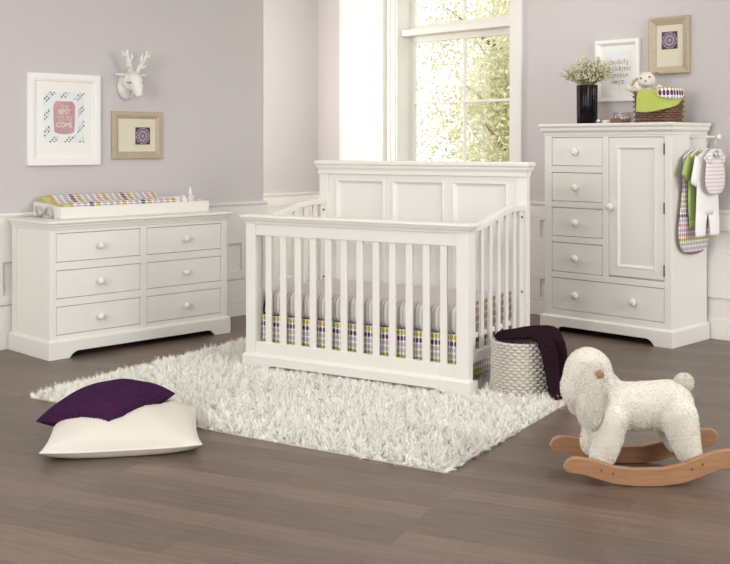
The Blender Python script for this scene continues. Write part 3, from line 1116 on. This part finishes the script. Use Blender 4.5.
PAL = [(70, 130, 116), (196, 96, 96), (70, 80, 86), (96, 160, 146), (60, 96, 90), (92, 112, 160), (200, 214, 208)]
INKW = mat('white_ink', (244, 240, 238), .9)
INKP = mat('rose_ink', (232, 206, 206), .9)


def confetti_mat():
    """Pale paper bordered with a diamond check in faded colours."""
    m = mat('confetti_paper', (238, 241, 240), .9)
    nt = m.node_tree
    p = nt.nodes['Principled BSDF']
    tc = nn(nt, 'ShaderNodeTexCoord')
    sp = nn(nt, 'ShaderNodeSeparateXYZ')
    nt.links.new(tc.outputs['UV'], sp.inputs[0])
    x, y = sp.outputs[0], mnode(nt, 'MULTIPLY', sp.outputs[1], 1.12)
    a = mnode(nt, 'MULTIPLY', mnode(nt, 'ADD', x, y), 5.5)
    b = mnode(nt, 'MULTIPLY', mnode(nt, 'SUBTRACT', x, y), 5.5)
    fa, fb = mnode(nt, 'FRACT', a), mnode(nt, 'FRACT', b)
    inside = mnode(nt, 'MULTIPLY', mnode(nt, 'LESS_THAN', fa, .62), mnode(nt, 'LESS_THAN', fb, .62))
    skip = mnode(nt, 'GREATER_THAN', mnode(nt, 'FLOORED_MODULO', mnode(nt, 'FLOOR', b), 4), 1.5)
    r4 = mnode(nt, 'ADD', mnode(nt, 'POWER', mnode(nt, 'ABSOLUTE', mnode(nt, 'DIVIDE', x, .70)), 5), mnode(nt, 'POWER', mnode(nt, 'ABSOLUTE', mnode(nt, 'DIVIDE', y, .86)), 5))
    fac = mnode(nt, 'MULTIPLY', mnode(nt, 'MULTIPLY', inside, skip), mnode(nt, 'GREATER_THAN', r4, 1))
    wn = nn(nt, 'ShaderNodeTexWhiteNoise', noise_dimensions='2D')
    cb_ = nn(nt, 'ShaderNodeCombineXYZ')
    nt.links.new(mnode(nt, 'FLOOR', a), cb_.inputs[0])
    nt.links.new(mnode(nt, 'FLOOR', b), cb_.inputs[1])
    nt.links.new(cb_.outputs[0], wn.inputs[0])
    cr = nn(nt, 'ShaderNodeValToRGB')
    cr.color_ramp.interpolation = 'CONSTANT'
    while len(cr.color_ramp.elements) < len(PAL):
        cr.color_ramp.elements.new(.5)
    for i, c in enumerate(PAL):
        cr.color_ramp.elements[i].position = i / len(PAL)
        cr.color_ramp.elements[i].color = lin(c)
    nt.links.new(wn.outputs['Value'], cr.inputs[0])
    mx = nn(nt, 'ShaderNodeMix', data_type='RGBA')
    mx.inputs[6].default_value = lin((238, 241, 240))
    nt.links.new(fac, mx.inputs[0])
    nt.links.new(cr.outputs[0], mx.inputs[7])
    nt.links.new(mx.outputs[2], p.inputs['Base Color'])
    return m


def art_quote(t, y):
    pw_, ph_ = .29, .325
    cz = .015
    plate(t, 'print', -pw_ / 2, pw_ / 2, cz - ph_ / 2, cz + ph_ / 2, y, confetti_mat(), True)
    pts = []
    for k in range(60):
        a = 2 * math.pi * k / 60
        ca, sa = math.cos(a), math.sin(a)
        q = .35
        pts.append((.076 * math.copysign(abs(ca) ** q, ca) * (1 + .03 * math.sin(5 * a)), cz + .0 + .106 * math.copysign(abs(sa) ** q, sa) * (1 + .02 * math.sin(7 * a))))
    patch = put('paint_patch', MB().prism(pts, 'y', y - .0022, y - .001), PINKINK, t)
    for s, sz, z, m in (('the', .045, .058, INKP), ('BEST', .046, .020, INKW), ('YET TO', .044, -.022, INKP), ('COME', .046, -.064, INKW)):
        text_part(s, sz, 0, cz + z, y - .003, m, patch, .9 if s != 'YET TO' else .72)


def art_alpha(t, y):
    plate(t, 'print', -.105, .105, -.14, .14, y, ARTP)
    cols = [(214, 176, 120), (150, 160, 150), (206, 160, 150), (160, 170, 190), (190, 180, 130), (140, 140, 150)]
    ms = [mat('letter_ink', c, .9) for c in cols]
    k = 0
    for r, row in enumerate(('abcdefg', 'hijklmno', 'pqrstuv', 'wxyz')):
        for i, ch in enumerate(row):
            text_part(ch, .052, (i - (len(row) - 1) / 2) * .0245, .045 - r * .046, y - .002, ms[k % len(ms)], t)
            k += 1


def art_mandala(cx, cz, s):
    def f(t, y):
        plate(t, 'mandala_print', cx - s / 2, cx + s / 2, cz - s / 2, cz + s / 2, y, MAND, True)
    return f


picture('wall_picture', 'large white framed quote print with pink patch on left wall', (WL, -3.063, 1.434), math.radians(90), .518, .592, .05, FRAMEW, MATW,
        [(0, -.026), (.003, -.029), (.035, -.029), (.042, -.025), (.048, -.025), (.052, -.012)], art_quote)
picture('wall_picture', 'small square champagne framed mandala print below the deer head', (WL, -2.512, 1.337), math.radians(90), .394, .322, .05, CHAMP, MATC,
        [(0, -.020), (.004, -.024), (.030, -.024), (.036, -.018), (.046, -.016), (.050, -.010)], art_mandala(.045, -.005, .118))
picture('wall_picture', 'white framed alphabet print above the vase on right wall', (3.135, 0, 1.793), 0, .351, .434, .05, FRAMEW, MATW,
        [(0, -.036), (.003, -.039), (.022, -.039), (.026, -.036), (.040, -.010)], art_alpha)
picture('wall_picture', 'tall champagne framed mandala print highest on the right wall', (3.533, 0, 1.943), 0, .300, .386, .05, CHAMP, MATC,
        [(0, -.032), (.004, -.036), (.012, -.036), (.044, -.022), (.05, -.020), (.053, -.012)], art_mandala(0, .035, .118))

dh = thing('deer_head', 'white sculpted deer head with antlers mounted on left wall', 'wall sculpture', (WL, -2.60, 1.69), math.radians(90))
CER = mat('white_ceramic', (232, 229, 222), .5)
hb = MB().ball((0, -.02, -.02), (.070, .045, .095)).ball((0, -.07, .01), (.062, .07, .075)).ball((0, -.115, .012), (.052, .055, .054))
hb.ball((0, -.145, -.030), (.040, .045, .050)).ball((0, -.160, -.062), (.031, .034, .036)).ball((0, -.168, -.080), (.026, .026, .022))
hm = remeshed(hb, .005, 6)
for v in hm.vertices:
    if v.co.y > 0:
        v.co.y = 0
put('head', hm, CER, dh, smooth=True)
for s in (-1, 1):
    an = MB().tube([(s * .026, -.10, .05), (s * .034, -.115, .095), (s * .055, -.13, .135), (s * .074, -.14, .175), (s * .078, -.148, .215)], [.019, .019, .017, .015, .007], 12, flat=.75)
    an.tube([(s * .05, -.13, .128), (s * .036, -.145, .165), (s * .040, -.150, .196)], [.015, .012, .005], 10, flat=.75)
    an.tube([(s * .070, -.138, .165), (s * .100, -.138, .182), (s * .110, -.140, .204)], [.013, .011, .005], 10, flat=.75)
    an.tube([(s * .035, -.118, .098), (s * .062, -.135, .104), (s * .078, -.142, .118)], [.013, .010, .005], 10, flat=.75)
    put('antler', an, CER, dh, smooth=True)
    put('ear', MB().tube([(s * .045, -.075, .040), (s * .080, -.078, .052), (s * .122, -.080, .050)], [.014, .021, .006], 12, flat=.6), CER, dh, smooth=True)
    put('eyelid', MB().tube([(s * (.0495 - .005 * k), -.128 - .018 * k, .002 - .009 * (1 - k * k)) for k in np.linspace(-1, 1, 9)], .0026, 6), DARKMETAL, dh, smooth=True)

# ------------------------------------------------------------------ rug
ROT = math.radians(13.54)
RUG = Vector((2.197, -3.967, 0))
RW, RD = 2.34, 1.95
rug = thing('shag_rug', 'large white shag rug under the crib', 'rug', RUG, ROT)
put('backing', MB().box(0, RW, 0, RD, 0, .004), BACKING, rug)
N = 260000
P = np.zeros((N, 3))
P[:, 0] = rng.random(N) * RW
P[:, 1] = rng.random(N) * RD
P[:, 2] = .004
CRX, CRY = .451, 1.144        # crib corner in the rug frame
keep = np.ones(N, bool)
inx, iny = P[:, 0] - CRX, P[:, 1] - CRY
m_ = .012
front_b = (inx > -.02) & (inx < 1.457 + .02) & (iny > -.006) & (iny < .04)
side_b = (iny > -m_) & (iny < .83 + m_) & (((inx > -m_) & (inx < .10)) | ((inx > 1.357) & (inx < 1.457 + m_))) & ((iny < .12) | (iny > .73))
under = (inx > .15) & (inx < 1.3) & (iny > .25)
keep &= ~(front_b | side_b | under)
BKW = ld(.795, 5.40, 0)
c_, s_ = math.cos(ROT), math.sin(ROT)
bkr = BKW - RUG
bkl = (bkr.x * c_ + bkr.y * s_, -bkr.x * s_ + bkr.y * c_)
keep &= ((P[:, 0] - bkl[0]) ** 2 + (P[:, 1] - bkl[1]) ** 2) > .155 ** 2
P = P[keep]
n = len(P)


def vn(x, y, f, ph):
    return np.sin(x * f + 1.7 * np.sin(y * f * .8 + ph)) * np.cos(y * f * 1.1 + 1.3 * np.sin(x * f * .7 - ph))


CELL = .027
ci, cj = np.floor(P[:, 0] / CELL).astype(int), np.floor(P[:, 1] / CELL).astype(int)
nx_, ny_ = ci.max() + 2, cj.max() + 2
jit = rng.random((nx_, ny_, 2)) * .7 + .15
lean = rng.normal(size=(nx_, ny_, 2)) * .55
tall = .75 + .5 * rng.random((nx_, ny_))
cx_, cy_ = (ci + jit[ci, cj, 0]) * CELL, (cj + jit[ci, cj, 1]) * CELL
lx = lean[ci, cj, 0] + .35 * vn(P[:, 0], P[:, 1], 9, .3)
ly = lean[ci, cj, 1] + .35 * vn(P[:, 0], P[:, 1], 11, 2.3) - .12
for ax, lim, arr in ((0, RW, 'x'), (1, RD, 'y')):
    e = -.3 * np.exp(-P[:, ax] / .03) + .3 * np.exp(-(lim - P[:, ax]) / .03)
    if ax == 0:
        lx = lx + e
    else:
        ly = ly + e
TIP = np.stack([cx_ + lx * .032, cy_ + ly * .032, np.full(n, .034)], axis=1) + rng.normal(size=(n, 3)) * np.array([.008, .008, .005])
D = TIP - P
D /= np.linalg.norm(D, axis=1, keepdims=True)
L = (.033 + .011 * rng.random(n)) * tall[ci, cj]
edge_d = np.minimum(np.minimum(P[:, 0], RW - P[:, 0]), np.minimum(P[:, 1], RD - P[:, 1]))
L *= np.where(edge_d < .03, .72, 1)
by_crib = (inx[keep] > -.03) & (inx[keep] < 1.48) & (iny[keep] > -.16) & (iny[keep] <= 0)
L *= np.where(by_crib, .6, 1)
o = put('pile', blades('pile', P, D, L, .0027 + .0014 * rng.random(n), .35), SHAG, rug)
o['kind'] = 'stuff'

# ------------------------------------------------------------------ crib
G0 = Vector((2.364, -2.752, .0042))
CW, CD = 1.438, .83
crib = thing('baby_crib', 'ivory convertible baby crib with tall panelled headboard on the rug', 'crib', G0, ROT)


def cb(name, mb, bevel=.003, m=IVORY, smooth=False, parent=None):
    return put(name, mb, m, parent or crib, bevel, smooth)


bm_ = MB()
base_board(bm_, 0, CW, 0, .03, .062, .165, CW - .145, .022, .03, True)
bm_.box(0, .022, .03, .10, 0, .068).box(CW - .022, CW, .03, .10, 0, .068)
bm_.loft_rect(0, CW, 0, .055, [(0, .062), (0, .068), (-.004, .074), (-.012, .080), (-.014, .084)], back=False)
cb('base_board', bm_, .002)
f0, f1 = .016, .016 + .066
for x0 in (f0, CW - f1):
    cb('front_post', MB().box(x0, x0 + .066, .014, .075, .074, .832))
cb('front_bottom_rail', MB().box(f1, CW - f1, .022, .055, .074, .149))
cb('front_top_rail', MB().box(f1, CW - f1, .022, .056, .752, .832))
cb('front_cap', MB().loft_rect(f0, CW - f0, .014, .075, [(0, .818), (.003, .820), (.006, .830), (.014, .838), (.018, .844), (.018, .848), (.025, .851), (.028, .856), (.028, .862), (.023, .867)]), 0)
for k in range(12):
    xc = f1 - .0205 + (CW - 2 * f1 + .041) * (k + 1) / 13
    cb('slat', MB().box(xc - .0205, xc + .0205, .030, .046, .142, .760), .004)
# rear posts and headboard
for x0 in (f0, CW - f1):
    cb('rear_post', MB().box(x0, x0 + .066, CD - .062, CD - .012, 0, 1.10))
hbm = MB()
hx0, hx1 = f1, CW - f1
ph, stw = 1.056, .05
hbm.box(hx0, hx1, CD - .055, CD - .02, ph, 1.10)
hbm.box(hx0, hx1, CD - .055, CD - .02, .12, .22)
pwid = (hx1 - hx0 - 4 * stw) / 3
for k in range(4):
    xa = hx0 + k * (pwid + stw)
    hbm.box(xa, xa + stw, CD - .055, CD - .02, .22, ph)
cb('headboard_frame', hbm, .002)
for k in range(3):
    xa = hx0 + stw + k * (pwid + stw)
    cb('headboard_panel', MB().loft_frame(xa, xa + pwid, .22, ph, [(0, CD - .055), (.004, CD - .060), (.012, CD - .060), (.020, CD - .050), (.026, CD - .044), (.034, CD - .042)]), 0)
cb('headboard_cap', MB().loft_rect(f0, CW - f0, CD - .068, CD - .008, [(0, 1.085), (.003, 1.087), (.003, 1.108), (.006, 1.116), (.012, 1.124), (.014, 1.132), (.014, 1.138), (.019, 1.143), (.023, 1.149), (.023, 1.162), (.018, 1.169)]), 0)
# side rails
y0, y1 = .070, CD - .060


def s_top(y):
    f = (y - y0) / (y1 - y0)
    e = 0 if f < .08 else 1 if f > .80 else (f - .08) / .72
    e = e * e * (3 - 2 * e)
    return .852 + .075 * e


for xs in (f0 + .016, CW - f0 - .050):
    ys = np.linspace(y0, y1, 25)
    poly = [(y, s_top(y)) for y in ys] + [(y, s_top(y) - .032) for y in ys[::-1]]
    cb('side_top_rail', MB().prism(poly, 'x', xs - .004, xs + .038), .004)
    cb('side_bottom_rail', MB().box(xs, xs + .034, y0, y1, .150, .205))
    for k in range(6):
        yc = y0 + .012 + (y1 - y0 - .07) * (k + .55) / 6
        cb('slat', MB().box(xs + .009, xs + .025, yc - .018, yc + .018, .20, s_top(yc) - .030), .003)
    cb('inner_post', MB().box(xs + .004, xs + .030, y1 - .052, y1, .20, .895), .002)
    for z in (.86, .44, .23):
        for sx in (xs + .002, xs + .032):
            s = 'x'
            cb('bolt', MB().lathe([(.0065, -.003), (.0065, .003)], (sx + .0, y1 - .026, z), 'x', 12), 0, DARKMETAL)
cb('mattress_support', MB().box(.06, CW - .06, .085, CD - .075, .262, .288), .003)

# mattress
mt = thing('crib_mattress', 'crib mattress in a pale striped sheet behind the slats', 'mattress', G0, ROT)


def round_box(x0, x1, y0, y1, z0, z1, r, n=6):
    mb = MB()
    prof = [(-r + r * math.sin(a), z0 + r - r * math.cos(a)) for a in np.linspace(0, math.pi / 2, n)] + [(-r + r * math.cos(a), z1 - r + r * math.sin(a)) for a in np.linspace(0, math.pi / 2, n)]
    rs = []
    for off, z in prof:
        path = rrect(x1 - x0 + 2 * off, y1 - y0 + 2 * off, max(.01, .06 + off), 6)
        rs.append([(p.x + (x0 + x1) / 2, p.y + (y0 + y1) / 2, z) for p in path])
    return mb.rings(rs)


put('sheet', round_box(.075, CW - .10, .082, CD - .07, .289, .432, .045), SHEET, mt, smooth=True, uv=lambda c: (c.x + .012 * math.sin(c.x * 40), c.y))
put('strap', MB().tube([(.079, .14, .40), (.070, .125, .36), (.073, .11, .325), (.092, .085, .305), (.115, .078, .297)], .0055, 8), BLACKGL, mt, smooth=True)

# skirt
sk = MB()


def wave(pa, pb, z0, z1, nu, amp=.004):
    pa, pb = Vector(pa), Vector(pb)
    d = (pb - pa)
    nrm = Vector((-d.y, d.x)).normalized()

    def fn(u, v):
        q = pa + d * u + nrm * (amp * math.sin(u * d.length * 55))
        return (q.x, q.y, z0 + (z1 - z0) * v)
    return fn


sk.grid(wave((.086, .079), (CW - .086, .079), .13, .2915, 90), 90, 6)
sk.grid(wave((CW - .0775, .09), (CW - .0775, CD - .08), .06, .2915, 50), 50, 6)
sk.grid(wave((.0775, CD - .08), (.0775, .09), .06, .2915, 50), 50, 6)
so = put('crib_skirt', sk, SKIRTM, None, smooth=True, uv=lambda c: ((c.x + c.y) + 3, c.z - .0355), solid=.002)
so.location = G0
so.rotation_euler = (0, 0, ROT)
tag(so, 'crib skirt with rows of olive and purple ovals below the mattress', 'crib skirt')
eb = put('folded_blanket', MB().box(CW - .097, CW - .077, .12, CD - .12, .2915, .445), ENDM, None, .008, uv=lambda c: (c.x + c.y, c.z))
eb.location = G0
eb.rotation_euler = (0, 0, ROT)
tag(eb, 'oval print blanket tucked between the mattress and the right side slats', 'blanket')

# ------------------------------------------------------------------ rope basket and dark throw
BK = thing('rope_basket', 'woven grey white rope basket on the rug beside crib', 'basket', (BKW.x, BKW.y, .0042), math.radians(45))


def bk_path(f):
    r = .136 + .010 * (1 - f)
    return [Vector((r * math.cos(a), r * .92 * math.sin(a), 0)) for a in np.linspace(0, 2 * math.pi, 64, endpoint=False)]


BH = .275
put('weave', woven(MB(), bk_path, 18, .010, BH - .008, .0088, 22, .0075, 220, 1.0, 0), ROPE, BK, smooth=True)
put('bottom', MB().lathe([(.002, .002), (.14, .002), (.14, .009), (.002, .009)], n=40), ROPE, BK)
put('lining', MB().lathe([(.139, .01), (.130, BH - .012), (.128, BH - .012), (.137, .01)], n=40), ROPE, BK, smooth=True)

tl = [(-.128, .283), (-.07, .288), (-.01, .300), (.05, .308), (.10, .312), (.15, .310), (.185, .296), (.207, .265), (.216, .22), (.222, .17), (.228, .11), (.234, .055), (.240, .022), (.262, .014)]
tlv = [Vector((a, 0, b)) for a, b in tl]


def poly_at(pts, f):
    s = f * (len(pts) - 1)
    j = min(int(s), len(pts) - 2)
    return pts[j].lerp(pts[j + 1], s - j)


def drape(u, v):
    p = poly_at(tlv, u)
    hang = max(0, (u - .40) / .60)
    t = (v - .5) * 2
    w = math.sqrt(max(0, .132 ** 2 - p.x ** 2)) if p.x < .10 else .0
    w = max(w, .105 if u > .25 else .03) + .012 * hang
    y = t * w
    fold = .020 * math.sin(t * 7.5 + 1.6 * hang) + .008 * math.sin(t * 17 + 1 + hang)
    if u < .32:
        amp = .35 + u
        return (p.x, y, p.z + abs(fold) * amp + .012 * t * (u + .2) * 2 - .008 * t * t)
    k = min(1, (u - .32) / .2)
    x = p.x + fold * k - .050 * t * t * k * (1 - .5 * hang)
    return (x, y, max(p.z + abs(fold) * .6 * (1 - hang) + .020 * t * (1 - hang) - .01 * t * t * (1 - hang), .012 + (fold + .03) * .2 * (hang > .9)))


th = put('knitted_throw', MB().grid(drape, 70, 46), THROW, None, smooth=True, solid=.012)
th.location = (BKW.x, BKW.y, .012)
th.rotation_euler = (0, 0, math.radians(45 - 32))
tag(th, 'dark aubergine knitted throw spilling out of the rope basket onto the rug', 'blanket')

# ------------------------------------------------------------------ cushions
def cushion_fn(side, thick, pinch=.10):
    def height(a, b):
        a, b = min(1, abs(a)), min(1, abs(b))
        return thick * ((1 - a ** 2.4) * (1 - b ** 2.4)) ** .5
    def xy(a, b):
        k = 1 - pinch * ((1 - a * a) if abs(b) > abs(a) else (1 - b * b)) * max(abs(a), abs(b)) ** 4
        return a * side / 2 * k, b * side / 2 * k
    return height, xy


WC = ld(-1.040, 4.585, 0)
wang = math.radians(45) + math.atan2(.12, .62)
wh, wxy = cushion_fn(.635, .140, .05)
wc_, ws_ = math.cos(wang), math.sin(wang)


PC = ld(-1.140, 4.68, 0)
pang = math.radians(45) + math.atan2(-.228, .418)
ph_, pxy = cushion_fn(.425, .150, .04)
pc_, ps_ = math.cos(pang), math.sin(pang)


def purple_z(a, b, top):
    mid = .112 + .018 * a + .022 * b
    h = ph_(a, b)
    r = .008 * (1 - max(abs(a), abs(b)) ** 8)
    return mid + h * .62 + r if top else max(mid - h * .36 - r, .012)


def purple_fn(top):
    def fn(u, v):
        a, b = u * 2 - 1, v * 2 - 1
        x, y = pxy(a, b)
        return (x, y, purple_z(a, b, top) + .004 * math.sin(7 * a + 3 * b) * (1 - a * a) * (1 - b * b))
    return fn


def purple_low(x, y):
    """Underside of the purple pillow above a floor point, where it lies."""
    dx, dy = x - PC.x, y - PC.y
    a, b = (dx * pc_ + dy * ps_) / .2125, (-dx * ps_ + dy * pc_) / .2125
    q = max(abs(a), abs(b))
    if q > 1.12:
        return 9
    a, b = max(-1, min(1, a)), max(-1, min(1, b))
    return purple_z(a, b, False) - .008 + max(0, q - .98) * .6


def white_fn(top):
    def fn(u, v):
        a, b = u * 2 - 1, v * 2 - 1
        x, y = wxy(a, b)
        h = wh(a, b)
        wr = .005 * math.sin(9 * a + 4 * b) * h / .155
        seam = .034 + .012 * max(abs(a), abs(b)) ** 6 * (abs(a * b) ** 3)
        z = seam + h * .80 + wr if top else max(.0015, seam - h * .45 - .004)
        if top:
            wx, wy = WC.x + x * wc_ - y * ws_, WC.y + x * ws_ + y * wc_
            z = max(min(z, purple_low(wx, wy)), .004)
        return (x, y, z)
    return fn


wcush = thing('throw_pillow', 'large cream linen pillow lying flat on floor under the purple one', 'pillow', (WC.x, WC.y, 0), wang)
STRIPEW = mat('cream_linen_weave', (216, 211, 200), .92, bump=.4, bscale=60, stretch=(12, 1.5, 1), spec=.1)
put('cover', MB().grid(white_fn(True), 44, 44).grid(white_fn(False), 44, 44), STRIPEW, wcush, smooth=True)
pp = []
for k in range(160):
    s, e = divmod(k, 40)
    q = e / 40 * 2 - 1
    a, b = [(q, -1), (1, q), (-q, 1), (-1, -q)][s]
    x, y = wxy(a, b)
    pp.append((x, y, .034 + .012 * (abs(a * b) ** 3)))
put('piping', MB().tube(pp, .0042, 8, True), PILLOWW, wcush, smooth=True)

pcush = thing('throw_pillow', 'dark purple chenille pillow resting on top of the cream pillow', 'pillow', (PC.x, PC.y, 0), pang)
put('cover', MB().grid(purple_fn(True), 44, 44).grid(purple_fn(False), 44, 44), PURPLE, pcush, smooth=True)

# ------------------------------------------------------------------ rocking sheep
SH = ld(1.066, 4.09, 0)
sheep = thing('rocking_sheep', 'white fleece rocking sheep on curved wooden runners', 'rocking toy', (SH.x, SH.y, 0), math.radians(45))
up = [(-.328, .070), (-.322, .088), (-.308, .102), (-.29, .109), (-.252, .107), (-.199, .094), (-.135, .075), (-.06, .067), (.044, .069), (.118, .087), (.182, .112), (.235, .131), (.285, .138), (.318, .137), (.335, .128), (.342, .113)]
lo = [(.340, .095), (.330, .080), (.309, .068), (.245, .060), (.182, .034), (.108, .010), (.034, .0005), (-.06, .0005), (-.146, .011), (-.21, .030), (-.252, .043), (-.30, .050), (-.32, .057)]
RY0 = (-.155, .135)
for y in RY0:
    r_ = put('rocker', MB().prism(up + lo, 'y', y, y + .026), WOOD, sheep, .005, seg=3)
    if y < 0:
        for x, z in ((-.188, .062), (-.145, .050), (.148, .066), (.187, .084)):
            put('screw_plug', MB().lathe([(.0048, 0), (.0048, .0012)], (x, y + .0002, z), '-y', 12), BROWN, r_)
for x, z in ((-.17, .052), (.165, .064)):
    put('crossbar', MB().box(x - .022, x + .022, RY0[0] + .026, RY0[1], z - .012, z + .010), WOOD, sheep, .004)


def limb(mb, pts, rs):
    for (p, r), (q, s) in zip(zip(pts, rs), zip(pts[1:], rs[1:])):
        for k in range(6):
            f = k / 6
            mb.ball(tuple(Vector(p).lerp(Vector(q), f)), r + (s - r) * f, 14, 8)
    mb.ball(pts[-1], rs[-1], 14, 8)


sb = MB()
limb(sb, [(-.13, 0, .262), (-.02, 0, .262), (.10, 0, .268)], [.098, .092, .096])
sb.ball((.115, 0, .265), (.085, .11, .098)).ball((-.135, 0, .26), (.085, .105, .10))
for y in (-.085, .085):
    limb(sb, [(-.135, y * .8, .23), (-.156, y, .14), (-.170, y * 1.02, .098)], [.068, .057, .050])
    limb(sb, [(.125, y * .8, .24), (.144, y, .15), (.160, y * 1.02, .108)], [.072, .056, .048])
limb(sb, [(-.15, 0, .31), (-.205, 0, .365)], [.085, .09])
sb.ball((-.205, 0, .387), (.094, .090, .102)).ball((-.240, 0, .335), (.072, .072, .088))
bme = remeshed(sb, .009, 7)
body = put('body', bme, FLEECE, sheep, smooth=True)


def fur(name, me, parent, n, length):
    Pf, Nf = surface_points(me, n)
    Df = Nf + rng.normal(size=Nf.shape) * .55
    Df[:, 2] -= .25
    Df /= np.linalg.norm(Df, axis=1, keepdims=True)
    o = put(name, blades(name, Pf - Nf * .001, Df, length * (.6 + .8 * rng.random(n)), .0030 + .0014 * rng.random(n), .5, 2), FURM, parent)
    o['kind'] = 'stuff'
    return o


fur('fleece_pile', bme, body, 46000, .0042)
eb_ = {}
for s in (-1, 1):
    em = MB()
    limb(em, [(-.205, s * .085, .435), (-.218, s * .107, .36), (-.222, s * .112, .29), (-.220, s * .108, .248)], [.030, .044, .052, .046])
    for i, p in enumerate(em.v):
        pass
    eme = remeshed(em, .008, 5)
    for v in eme.vertices:   # ears are flatter across than they are wide
        v.co.y = s * .100 + (v.co.y - s * .100) * .70
    e = put('ear', eme, FLEECE, sheep, smooth=True)
    fur('ear_pile', eme, e, 12000, .0042)
tm = MB().ball((.165, 0, .355), (.036, .036, .034)).ball((.14, 0, .335), (.03, .03, .03))
tme = remeshed(tm, .007, 4)
e = put('tail', tme, FLEECE, sheep, smooth=True)
fur('tail_pile', tme, e, 4500, .005)
put('handle', MB().lathe([(.010, -.128), (.0155, -.126), (.0165, -.118), (.0135, -.108), (.0125, -.09), (.0125, .09), (.0135, .108), (.0165, .118), (.0155, .126), (.010, .128)], (0, 0, 0), '-y', 18), WOOD, sheep, smooth=True).location = (-.186, 0, .412)
